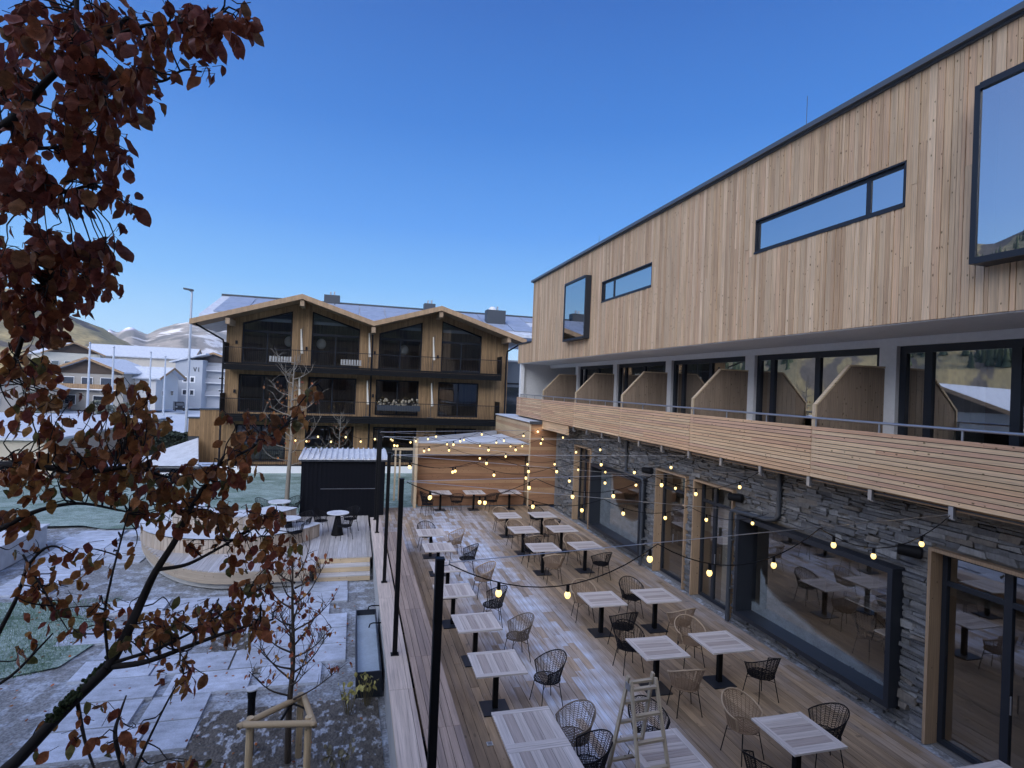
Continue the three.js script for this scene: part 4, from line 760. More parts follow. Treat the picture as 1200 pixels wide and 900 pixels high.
  for (const [x, y] of [[-6.98, 7.25], [-2.98, 7.1], [1.15, 7.05], [5.2, 7.0], [-6.98, 4.3], [1.15, 4.3]]) part(apt, 'wall_light', bx(x - .06, x + .06, y - .1, y + .1, ZW, ZW + .1), dark);
  part(apt, 'downpipe', rod([V(-9.0, 8.15, -36.6), V(-7.7, 7.35, ZW + .15), V(-7.66, 7.1, ZW + .12), V(-7.66, -.4, ZW + .12)], .055, 8), dark); part(apt, 'downpipe', rod([V(10.5, 8.1, -36.6), V(9.9, 7.6, ZW + .15), V(9.86, 7.2, ZW + .12), V(9.86, -.4, ZW + .12)], .055, 8), dark); part(apt, 'downpipe', rod([V(.98, 8.5, ZW + .14), V(.98, -.4, ZW + .14)], .05, 8), dark);
  for (const [x, y] of [[-4.15, 7.55], [-2.2, 7.5], [3.1, 7.4]]) { const g = new THREE.SphereGeometry(.3, 14, 10); g.scale(1, 1.15, 1); g.translate(x, y, -39.4); const l = part(apt, 'pendant_lamp', g, mat([.75, .73, .68], .8)); part(l, 'cord', rod([V(x, y + .3, -39.4), V(x, y + 1.3, -39.4)], .012, 4), dark); }
  // potted decoration behind the lower rail
  const dm = []; for (let k = 0; k < 46; k++) { const g = new THREE.IcosahedronGeometry(rr(.05, .12), 0); g.translate(rr(1.5, 4.0), rr(3.75, 4.15), -37.3 + rr(-.1, .1)); dm.push(g); } part(apt, 'balcony_plants', M_(dm), mat([.26, .23, .17], .9)).userData.kind = 'stuff'; part(apt, 'plant_box', bx(1.4, 4.1, 3.4, 3.75, -37.5, -37.15), anthracite);
}
{
  const an = thing('grey_annex', 'dark grey annex wall between the apartment house and the hotel', 'building'); part(an, 'wall', bx(10.2, 15, -.5, 7.0, -46, -40), mat([.12, .145, .18], .7)); part(an, 'window', bx(10.5, 12.4, 3.2, 5.2, -39.99, -39.95), farGlass); part(an, 'band', bx(10.2, 15, 5.4, 5.5, -39.99, -39.94), dark); part(an, 'roof', bx(10.1, 15.1, 7, 7.12, -46.1, -39.9), frostRoof);
  const a = at(232, 540, 37), b = at(258, 481, 37), c = at(220, 511, 37.6);
  const wb = thing('timber_annex', 'stepped timber-boarded screen wall left of the apartment house', 'wall');
  part(wb, 'tall_screen', bx(a.x, b.x + .25, a.y - .1, b.y, a.z - .5, a.z, 'y'), apWood); part(wb, 'tall_cap', bx(a.x - .06, b.x + .3, b.y, b.y + .08, a.z - .56, a.z + .05), anthracite);
  part(wb, 'low_screen', bx(c.x, a.x - .003, c.y, at(220, 490, 37.6).y, c.z - .4, c.z, 'y'), apWood); part(wb, 'low_cap', bx(c.x - .05, a.x - .062, at(220, 490, 37.6).y, at(220, 490, 37.6).y + .08, c.z - .46, c.z + .05), anthracite); part(wb, 'plinth', bx(c.x, b.x + .25, -.5, c.y - .002, c.z - .45, c.z - .05), anthracite);
  // frosted flat roofs in the middle distance
  const r1 = thing('ramp_roof', 'low frosted lean-to roof beside the timber screen', 'roof'); const p0 = at(196, 525, 36), p1 = at(232, 513, 36.8), p2 = at(232, 546, 32), p3 = at(150, 546, 33);
  const g = new THREE.BufferGeometry(); g.setAttribute('position', new THREE.Float32BufferAttribute([p3, p2, p1, p3, p1, p0].flatMap((p) => [p.x, p.y, p.z]), 3)); g.computeVertexNormals(); part(r1, 'sheet', uvm(g, 'z'), frostRoof);
  const g2 = g.clone(); g2.translate(0, -.12, 0); part(r1, 'underside', g2, concrete); part(r1, 'edge', rod([p3, p2, p1, p0].map((p) => p.clone().add(V(0, -.06, 0))), .06, 4, true), white); part(r1, 'support_wall', bx(p3.x + .3, p2.x - .1, -.5, Math.min(p2.y, p3.y) - .14, p2.z - .6, p2.z - .4), white);
  const lb = thing('flat_roof_building', 'low flat-roofed building with a broad frosted roof on the left', 'building'); const q0 = at(30, 513, 29), q1 = at(108, 480, 46);
  part(lb, 'wall', bx(q0.x - 20, q0.x + 1.2, -.5, q0.y - .12, q1.z, q0.z), mat([.56, .5, .4], .9, { map: plasterTex })); part(lb, 'roof', bx(q0.x - 20.2, q0.x + 1.4, q0.y - .12, q0.y, q1.z - .2, q0.z + .2), frost);
}
// ---------- village ----------
const bark0 = mat([.08, .065, .055], .95);
const villageWall = mat([.34, .32, .29], .9, { map: plasterTex });
function gableHouse(name, label, [x, z], turn, w, d, base, eave, ridgeY, o = {}) {
  const h = thing(name, label, 'house', [x, base, z], turn, 'village houses'); eave -= base; ridgeY -= base;
  const s = new THREE.Shape([[-w / 2, 0], [w / 2, 0], [w / 2, eave], [0, ridgeY - .15], [-w / 2, eave]].map((p) => new THREE.Vector2(...p))), g = new THREE.ExtrudeGeometry(s, { depth: d, bevelEnabled: false }); g.translate(0, 0, -d);
  part(h, 'wall', uvm(g, 'y'), o.wall ?? villageWall);
  const sl = Math.hypot(w / 2 + 1, (ridgeY - eave) * (1 + 2 / w)), an = Math.atan2(ridgeY - eave, w / 2);
  for (const k of [-1, 1]) { const b = new THREE.BoxGeometry(sl, .3, d + 2.2); b.translate(k * sl / 2, 0, -d / 2 + .3); b.rotateZ(-k * an); b.translate(0, ridgeY + .12, 0); part(h, 'roof', uvm(b, 'z'), frostRoof); const v = new THREE.BoxGeometry(sl, .42, .14); v.translate(k * sl / 2, -.08, 1.45); v.rotateZ(-k * an); v.translate(0, ridgeY + .12, 0); part(h, 'verge', uvm(v, 'x'), apWoodDark); }
  if (o.timber) { const t = new THREE.Shape([[-w / 2 - .02, o.timber - base], [w / 2 + .02, o.timber - base], [w / 2 + .02, eave + .02], [0, ridgeY - .12], [-w / 2 - .02, eave + .02]].map((p) => new THREE.Vector2(...p))), tg = new THREE.ExtrudeGeometry(t, { depth: .12, bevelEnabled: false }); part(h, 'timber_gable', uvm(tg, 'y'), o.timberMat ?? mat([.07, .05, .038], .85)); }
  for (const [wx, wy, ww, wh] of o.wins ?? []) { const f = part(h, 'window', bx(wx - ww / 2 - .12, wx + ww / 2 + .12, wy - .12, wy + wh + .12, .125, .16), o.trim ?? white); part(f, 'pane', bx(wx - ww / 2, wx + ww / 2, wy, wy + wh, .161, .18), farGlass); }
  for (const s of [-1, 1]) for (const wy of [1.2, 4.2]) if (wy + 1.6 < eave) for (let q = 2; q < d - 1.5; q += 3) { const f = part(h, 'side_window', bx(s * (w / 2 + .001), s * (w / 2 + .06), wy, wy + 1.4, -q - .7, -q + .7), o.trim ?? apWoodDark); part(f, 'pane', bx(s * (w / 2 + .061), s * (w / 2 + .08), wy + .1, wy + 1.3, -q - .6, -q + .6), farGlass); }
  for (const y of o.balc ?? []) { const b = part(h, 'balcony', bx(-w / 2 + .3, w / 2 - .3, y - .15, y + .05, .13, 1.3), white); part(b, 'parapet', bx(-w / 2 + .3, w / 2 - .3, y + .05, y + 1, 1.2, 1.3), o.balcMat ?? apWoodDark); }
  return h;
}
{
  const gp = (px, py, D) => { const p = at(px, py, D); return p; };
  let p = gp(86, 402, 165); gableHouse('chalet', 'dark timber chalet with a sunlit pale upper wall behind the poles', [p.x, p.z], .55, 13, 22, -3, p.y - 2.9, p.y, { timber: p.y - 2.4, wins: [[-4, 11 - 1.8, 1.6, 1.3], [-1, 9.2, 1.6, 1.3], [2, 9.2, 1.6, 1.3]], balc: [8.3], wall: mat([.62, .58, .48], .9) });
  p = gp(107, 420, 118); gableHouse('chalet', 'white chalet with a dark timber gable and long blue frosted roof', [p.x, p.z], -.3, 14, 9, -3, p.y - 2.5, p.y, { timber: p.y - 3.1, balc: [4.4], wins: [[-4.5, 5, 2.2, 1.7], [-.6, 5, 2.2, 1.7], [3.4, 5, 2.2, 1.7], [-4, 1.2, 2.2, 1.8], [2, 1.2, 2.2, 1.8]] });
  p = gp(172, 407, 185); const lb = gableHouse('guest_house', 'long pale guest house with a wide low frosted roof', [p.x + 14, p.z], 1.62, 15, 28, -3, p.y - 3.2, p.y, { wall: mat([.5, .46, .4], .9), timber: p.y - 4.5, timberMat: mat([.2, .16, .13], .9), wins: [-9, -6, -3, 0, 3, 6, 9].flatMap((x) => [[x, 6.5, 1.5, 1.4], [x, 9.6, 1.5, 1.3]]), balc: [6.1, 9.2], balcMat: mat([.42, .38, .32], .9) });
  p = gp(244, 414, 138); gableHouse('apartment_block', 'grey block with stacked balconies right of the street lamp', [p.x + 1.6, p.z], -.12, 9.5, 12, -2.6, p.y - 1.6, p.y, { wall: mat([.44, .46, .5], .9), timber: p.y - 2.2, timberMat: mat([.11, .1, .1], .9), wins: [-2.2, 1.6].flatMap((x) => [[x, 3.2, 1.1, 1.1], [x, 6.2, 1.1, 1.1]]), balc: [3.0, 6.0, 8.9], balcMat: mat([.36, .37, .4], .9) });
  p = gp(222, 420, 134); const bl = thing('rendered_block', 'plain grey rendered house front with dark lettering', 'house', [p.x, -2.6, p.z], -.08, 'village houses');
  part(bl, 'wall', bx(-2.9, 2.9, 0, 11.2, -9, 0), mat([.4, .43, .48], .9, { map: plasterTex })); part(bl, 'roof', (() => { const b = new THREE.BoxGeometry(8, .3, 10); b.rotateZ(.28); b.translate(-.2, 11.6, -4.4); return b; })(), frostRoof);
  for (const x of [-.75, .8]) for (const y of [3.0, 6.0]) { const f = part(bl, 'window', bx(x - .62, x + .62, y - .15, y + 1.35, .001, .06), white); part(f, 'pane', bx(x - .35, x + .35, y + .08, y + 1.1, .061, .08), farGlass); }
  const strokes = [[1.0, 9.5, 1.3, 8.5], [1.6, 9.5, 1.3, 8.5], [2.1, 9.5, 2.1, 8.5]].map(([x0, y0, x1, y1]) => rod([V(x0, y0, .04), V(x1, y1, .04)], .07, 4)); part(bl, 'lettering', M_(strokes), dark, 'dark letters V I on the grey wall');
  p = gp(197, 432, 125); gableHouse('side_wing', 'small wing with a blue frosted roof beside the grey house', [p.x, p.z], 1.3, 8, 7, -2.6, p.y - 1.9, p.y, { wins: [[-1.5, 3, 1, 1], [1.5, 3, 1, 1]], wall: mat([.5, .5, .5], .9) });
  p = gp(20, 440, 105); gableHouse('barn', 'low pale barn with a frosted roof behind the leaves', [p.x, p.z], .3, 12, 14, -3, p.y - 2.2, p.y + .3, { wins: [[-3, 1.4, 1.4, 1.2], [2, 1.4, 1.4, 1.2]] });
  // a broad roof west of the courtyard, mirrored in the balcony panes
  gableHouse('west_house', 'broad west-side house with a blue frosted roof', [-46, -52], 1.25, 14, 26, -1, 4.6, 7.4, { timber: 4.4, wins: [[-4, 1.6, 1.6, 1.4], [0, 1.6, 1.6, 1.4], [4, 1.6, 1.6, 1.4]] });
  // poles and lamp
  const stand = (name, label, px, py, D, r, base, head) => { const t = at(px, py, D), g = thing(name, label, 'pole', [t.x, base, t.z], 0, 'poles on the far street'); part(g, 'mast', rod([V(0, 0, 0), V(0, t.y - base, 0)], r, 10, false, r * .6), mat([.5, .54, .6], .4, { metalness: .3 })); if (head) { part(g, 'arm', rod([V(0, t.y - base - .1, 0), V(-.25, t.y - base + .05, .1)], .04, 6), galv); part(g, 'lamp_head', (() => { const b = new THREE.BoxGeometry(.75, .14, .36); b.rotateZ(-.12); b.translate(-.25, t.y - base + .1, .1); return b; })(), anthracite); } else part(g, 'finial', (() => { const s = new THREE.SphereGeometry(r * .9, 8, 6); s.translate(0, t.y - base, 0); return s; })(), galv); };
  stand('street_lamp', 'tall street lamp with a flat head left of the gabled apartment house', 225, 341, 50, .13, -2.6, true);
  stand('flag_pole', 'pale flag pole before the white chalet', 105.5, 402, 92, .2, -2.6); stand('flag_pole', 'pale flag pole before the dark chalet roof edge', 133.5, 407, 92, .2, -2.6); stand('flag_pole', 'pale flag pole before the long guest house', 177, 413, 92, .17, -2.6); stand('flag_pole', 'pale flag pole between the guest house and grey house', 194, 418, 92, .17, -2.6);
  // parked car
  p = gp(210, 468, 122); const car = thing('parked_car', 'dark off-road car parked before the grey house', 'car', [p.x, -2.55, p.z], .35);
  const body = new THREE.Shape([[-2.2, .35], [2.2, .35], [2.25, .95], [1.3, 1.1], [.75, 1.75], [-1.9, 1.8], [-2.25, 1.05]].map((q) => new THREE.Vector2(...q))), cg = new THREE.ExtrudeGeometry(body, { depth: 1.7, bevelEnabled: true, bevelSize: .06, bevelThickness: .06, bevelSegments: 2 }); cg.translate(0, 0, -.85); cg.rotateY(-Math.PI / 2); part(car, 'body', cg, mat([.015, .016, .02], .25, { metalness: .4 }));
  for (const x of [-.8, .8]) for (const z of [-1.4, 1.4]) { const w = new THREE.CylinderGeometry(.36, .36, .24, 16); w.rotateZ(Math.PI / 2); w.translate(x, .36, z); const t = part(car, 'wheel', w, blackMetal); const r = new THREE.CylinderGeometry(.2, .2, .26, 12); r.rotateZ(Math.PI / 2); r.translate(x, .36, z); part(t, 'rim', r, galv); }
  part(car, 'windscreen', bx(-.7, .7, 1.15, 1.68, 2.0, 2.02), farGlass); for (const x of [-.65, .65]) part(car, 'headlight', bx(x - .16, x + .16, .8, .95, 2.28, 2.32), galv);
  // hedge
  for (const [px, py, D, h, w, lab] of [[118, 462, 84, 3.4, 1.6, 'grey-green shrub between the two left flag poles'], [128, 463, 86, 2.6, 1.8, 'low broad shrub at the foot of the second flag pole'], [150, 466, 88, 3.0, 1.5, 'grey-green shrub between the second and third flag poles'], [40, 458, 90, 4.5, 2.2, 'tall shrub behind the broad frosted flat roof']]) { const q = at(px, py, D), s = thing('village_shrub', lab, 'shrub', [q.x, -3, q.z], 0, 'shrubs before the chalets'), lm = []; for (let i = 0; i < 420; i++) { const g = new THREE.PlaneGeometry(.3, .22); g.rotateX(rr(-1.5, 1.5)); g.rotateY(rr(0, 6.3)); const a = rr(0, 6.28), r = Math.sqrt(rnd()) * w, yy = rr(.15, 1); g.translate(Math.cos(a) * r * Math.sin(yy * 2.6), yy * h + .5, Math.sin(a) * r * .6); lm.push(g); } part(s, 'crown', M_(lm), mat([.16, .17, .13], .95, { side: THREE.DoubleSide })).userData.kind = 'stuff'; part(s, 'trunk', rod([V(0, 0, 0), V(0, h * .6, 0)], .1, 6, false, .04), bark0); }
  const hp = at(182, 515, 40), hm = [], hx = new THREE.PlaneGeometry(.16, .1);
  for (let i = 0; i < 3600; i++) { const g = hx.clone(); g.rotateX(rr(-1.5, 1.5)); g.rotateY(rr(0, 6.3)); const u = rr(-1, 1); g.translate(hp.x + u * 2.9, hp.y + .55 - Math.abs(Math.pow(rr(-1, 1), 2)) * 1.1 + .12 * Math.sin(u * 9), hp.z + rr(-.7, .7)); hm.push(g); }
  const hedge = thing('hedge', 'dark clipped hedge behind the frosted lean-to roof', 'hedge'); part(hedge, 'foliage', M_(hm), mat([.03, .045, .035], .9, { side: THREE.DoubleSide })).userData.kind = 'stuff'; part(hedge, 'stems', bx(hp.x - 2.7, hp.x + 2.7, -.5, hp.y + .1, hp.z - .4, hp.z + .4), mat([.02, .025, .02], .95));
  // low parapet at the end of the lawn
  const lw = thing('lawn_wall', 'pale low wall at the foot of the apartment house', 'wall'); part(lw, 'wall', bx(-7.4, 9.2, -.5, -.02, -36.55, -36.4), white);
  const fr = thing('play_swing', 'small pale timber play frame on the lawn behind the poles', 'swing'); const f0 = at(460, 596, 27.5); for (const dx of [0, .22, 1.0]) part(fr, 'post', bx(f0.x + dx, f0.x + dx + .08, -.42, 1.95 + (dx ? 0 : .1), f0.z - dx * .4, f0.z - dx * .4 + .08), paleWood); part(fr, 'beam', bx(f0.x - .1, f0.x + 1.2, 1.96, 2.06, f0.z - .25, f0.z - .15, 'x'), paleWood);
}
// ---------- young tree in its stakes, bare tree, small plants ----------
const barkTex = tex(256, 512, (u, v) => { const n = fbm(u * 24, v * 8, 161, 5, 24, 8), m = .55 + .8 * (n - .3); return [m, m * .97, m * .92]; }, .3, .6, true);
const bark = mat([.075, .06, .05], .95, { map: barkTex }), paleBark = mat([.34, .32, .28], .95, { map: barkTex }), darkBark = mat([.045, .038, .034], .95, { map: barkTex, bumpMap: barkTex, bumpScale: .006 });
// ovate leaf, folded along the midrib and curled
function leafGeo(L, W, fold, curl, droop) {
  const n = 6, pos = [], idx = []; const wd = (t) => W * Math.pow(Math.sin(Math.PI * Math.pow(t, .8)), .75) * (t > .96 ? 0 : 1);
  for (let i = 0; i <= n; i++) { const t = i / n, w = i === 0 || i === n ? .0005 : wd(t), a = curl * t, y = -L * (t - .12 * curl * t * t), z = L * .35 * curl * t * t + droop * t * t * L; for (const s of [-1, 0, 1]) pos.push(s * w / 2 * Math.cos(fold), y, z + Math.abs(s) * w / 2 * Math.sin(fold) + .06 * W * Math.sin(t * 9 + s)); }
  for (let i = 0; i < n; i++) for (let s = 0; s < 2; s++) { const a = i * 3 + s; idx.push(a, a + 3, a + 1, a + 1, a + 3, a + 4); }
  const g = new THREE.BufferGeometry(); g.setAttribute('position', new THREE.Float32BufferAttribute(pos, 3)); g.setAttribute('uv', new THREE.Float32BufferAttribute(pos.filter((_, i) => i % 3 !== 2).map((q) => q * 12), 2)); g.setIndex(idx); g.computeVertexNormals(); return g;
}
const leafVar = [leafGeo(.072, .05, .35, .5, .1), leafGeo(.066, .046, .6, .9, 0), leafGeo(.078, .052, .2, -.5, .2), leafGeo(.06, .044, .75, .3, -.2), leafGeo(.07, .05, .45, 1.2, .1)];
const leafTex = tex(128, 128, (u, v) => { const n = fbm(u * 8, v * 8, 171, 4, 8, 8), s = vn(u * 30, v * 30, 173, 30, 30) > .86 ? .45 : 1; const g = (.7 + .7 * (n - .35)) * s; return [g, g * .96, g * .92]; }, 1, 1, true);
const leafMat = [[.36, .105, .055], [.44, .15, .06], [.27, .085, .052], [.52, .215, .072], [.36, .165, .07], [.56, .29, .09], [.23, .21, .07], [.33, .095, .072]].map((c) => phys(c, .8, { map: leafTex, side: THREE.DoubleSide, transmission: .38, thickness: 0, specularIntensity: .5 }));
function leafAt(p, s = 1) { const v = Math.floor(rnd() * 5), q = new THREE.Quaternion().setFromEuler(new THREE.Euler(rr(-.9, .9), rr(0, 6.28), rr(-.8, .8))); return { v, q, p, s: s * rr(.7, 1.2) }; }
const curve = (pts, n) => new THREE.CatmullRomCurve3(pts).getPoints(n);
{
  const base = V(-.74, -.5, -9.12), t = thing('young_tree', 'young staked tree with few red leaves in the mulch bed', 'tree', base.toArray());
  part(t, 'trunk', rod(curve([V(0, 0, 0), V(-.01, .8, 0), V(.02, 1.5, 0), V(-.02, 2.3, .02), V(-.05, 3.05, 0)], 14), .052, 8, false, .01), bark);
  const br = [], tips = []; for (let k = 0; k < 24; k++) { const y = .9 + k * .08, a = k * 2.4 + .3, L = rr(.45, .8) * (1.15 - k * .03), e = V(Math.cos(a) * L, y + L * rr(.7, 1.1), Math.sin(a) * L), m = V(Math.cos(a) * L * .5, y + L * .3, Math.sin(a) * L * .5); br.push(rod(curve([V(0, y, 0), m, e], 8), .017, 5, false, .004)); tips.push(e, m);
    for (let j = 0; j < 8; j++) { const s = m.clone().lerp(e, rnd()), f = s.clone().add(V(rr(-.2, .2), rr(.08, .32), rr(-.2, .2))); br.push(rod([s, s.clone().lerp(f, .5).add(V(.01, .01, 0)), f], .005, 4, false, .002)); tips.push(f); } }
  part(t, 'branches', M_(br), bark);
  for (let i = 0; i < 290; i++) { const l = leafAt(pick(tips).clone().add(V(rr(-.04, .04), rr(-.05, 0), rr(-.04, .04))), 1.15), m = part(t, 'leaf', leafVar[l.v], pick([leafMat[1], leafMat[7], leafMat[0], leafMat[5]])); m.position.copy(l.p); m.quaternion.copy(l.q); m.scale.setScalar(l.s); }
  // stakes
  const st = thing('tree_stakes', 'pale round-wood stake frame holding the young tree', 'stakes', base.toArray()), c = [[-.50, .42], [.30, .62], [.33, .02], [-.14, -.34]].map(([x, z]) => V(x, 0, z)), sm = woodMat([.62, .5, .33]);
  const cc = [V(-.48, 0, .42), V(.3, 0, .55), V(.14, 0, -.1)];
  for (const q of cc) { const g = new THREE.CylinderGeometry(.05, .05, .95, 10); g.translate(q.x, .475, q.z); part(st, 'stake', uvm(g, 'y'), sm); }
  for (let i = 0; i < 3; i++) { const a = cc[i].clone().setY(.9), b = cc[(i + 1) % 3].clone().setY(.9), d = b.clone().sub(a).normalize().multiplyScalar(.09), o = V(0, 0, 0).sub(a.clone().add(b).multiplyScalar(.5)).setY(0).normalize().multiplyScalar(-.09); part(st, 'crossbar', rod([a.clone().sub(d).add(o), b.clone().add(d).add(o)], .045, 10), sm); }
  part(st, 'strap', M_([rod([V(-.1, .87, .55), V(0, .86, .06), V(.06, .86, .0)], .022, 4), rod([V(.24, .87, .2), V(.03, .88, .02), V(-.05, .88, .05)], .018, 4)]), blackMetal);
}
{
  const b = at(334, 628, 22.5); const t = thing('bare_tree', 'slender pale bare tree beside the dark shed', 'tree', [b.x, -.1, b.z]);
  part(t, 'trunk', rod(curve([V(0, 0, 0), V(.03, 1.5, 0), V(.08, 3, 0), V(.05, 4.6, 0), V(.1, 6.2, .05)], 14), .1, 8, false, .015), paleBark);
  const br = []; for (let k = 0; k < 26; k++) { const y = 1.9 + k * .16, a = k * 2.4, L = rr(.6, 1.5) * (1.15 - k * .025), e = V(Math.cos(a) * L, y + L * rr(.35, .9), Math.sin(a) * L * .8), m = V(Math.cos(a) * L * .55, y + L * .18, Math.sin(a) * L * .5); br.push(rod(curve([V(.05, y, 0), m, e], 7), .02, 5, false, .005)); for (let j = 0; j < 5; j++) { const s = m.clone().lerp(e, rnd()), f = s.clone().add(V(rr(-.4, .4), rr(.1, .55), rr(-.3, .3))); br.push(rod([s, s.clone().lerp(f, .5).add(V(rr(-.03, .03), .03, 0)), f], .008, 4, false, .003)); } }
  part(t, 'branches', M_(br), paleBark);
  for (let i = 0; i < 90; i++) { const a = rr(0, 6.28), y = rr(2.2, 5.2), r = rr(.25, 1.1), l = leafAt(V(Math.cos(a) * r, y, Math.sin(a) * r * .8), 1.5), m = part(t, 'leaf', leafVar[l.v], pick([leafMat[1], leafMat[3], leafMat[0], leafMat[4]])); m.position.copy(l.p); m.quaternion.copy(l.q); m.scale.setScalar(l.s); }
  const t2 = t.clone(); t2.name = numbered('bare_tree'); const p2 = at(398, 520, 31); t2.position.set(p2.x, -.42, p2.z); t2.scale.setScalar(.62); t2.rotation.y = 2; t2.userData = { label: 'small bare tree on the lawn behind the shed', category: 'tree' }; scene.add(t2);
}
// small plants by the trough and in the beds
{
  const mk = (x, z, h, n, label, m) => { const s = thing('perennial_plant', label, 'plant', [x, -.5, z], 0, 'frosted plants in the bed'); for (let i = 0; i < n; i++) { const a = rr(0, 6.28), r = rr(.02, .16), q = [V(0, 0, 0).add(V(Math.cos(a) * r * .4, 0, Math.sin(a) * r * .4)), V(Math.cos(a) * r, h * .6, Math.sin(a) * r), V(Math.cos(a) * r * 1.5, h * rr(.8, 1.1), Math.sin(a) * r * 1.5)]; const st = part(s, 'stem', rod(q, .006, 4, false, .002), mat([.12, .1, .05], .9)); for (let j = 0; j < 2; j++) { const lf = part(st, 'leaf', leafVar[i % 5], m); lf.position.copy(q[1].clone().lerp(q[2], j * .8 + .2)); lf.rotation.set(rr(-1, 1), rr(0, 6), rr(-1, 1)); lf.scale.setScalar(rr(1.0, 1.8)); } } };
  const yl = phys([.42, .38, .12], .8, { side: THREE.DoubleSide, transmission: .2, thickness: 0 }), gr = phys([.16, .15, .10], .85, { side: THREE.DoubleSide });
  mk(.42, -10.45, .55, 14, 'yellowing clump against the dark trough', yl); mk(.12, -10.25, .45, 10, 'yellowing clump left of the trough end', yl); mk(-.02, -8.55, .5, 12, 'withered brown clump beside the stake frame', gr); mk(.35, -7.1, .3, 10, 'low withered tuft at the foot of the low wall', gr); mk(-1.95, -13.1, .7, 12, 'tall withered clump in the square mulch bed', gr);
  const blade = new THREE.BufferGeometry(); blade.setAttribute('position', new THREE.Float32BufferAttribute([-.004, 0, 0, .004, 0, 0, .008, .07, .012], 3)); blade.computeVertexNormals();
  const N = 26000, im = new THREE.InstancedMesh(blade, mat([.11, .2, .12], .9, { side: THREE.DoubleSide }), N), m4 = new THREE.Matrix4(), e = new THREE.Euler(), qq = new THREE.Quaternion();
  for (let i = 0; i < N; i++) { const x = rr(-12, -5.4), z0 = lerp(-9.9, -12.7, (x + 12) / 6.6), z1 = -16.6; const z = rr(z1, z0); qq.setFromEuler(e.set(rr(-.5, .5), rr(0, 6.28), rr(-.5, .5))); m4.compose(V(x, -.495, z), qq, V(1, rr(.5, 1.3), 1)); im.setMatrixAt(i, m4); }
  im.name = 'side_lawn_grass'; tag(im, 'short grass of the dark green lawn patch', 'grass', null, 'stuff'); scene.add(im);
}
// fallen leaves on the paving and beds
{
  const N = 260, im = new THREE.InstancedMesh(leafVar[0], leafMat[4], N), m4 = new THREE.Matrix4(), qq = new THREE.Quaternion(), e = new THREE.Euler();
  for (let i = 0; i < N; i++) { qq.setFromEuler(e.set(Math.PI / 2 + rr(-.25, .25), rr(-.3, .3), rr(0, 6.28))); const s = rr(.6, 1.1); m4.compose(V(rr(-7, .5), -.468, rr(-16, -6)), qq, V(s, s, s)); im.setMatrixAt(i, m4); im.setColorAt(i, C(...pick([[1, 1, 1], [1.8, 1.2, .8], [.7, .5, .5], [1.4, 1, .6]]))); }
  im.name = 'fallen_leaves'; tag(im, 'fallen brown leaves scattered on the paving', 'leaves', null, 'stuff'); scene.add(im);
}
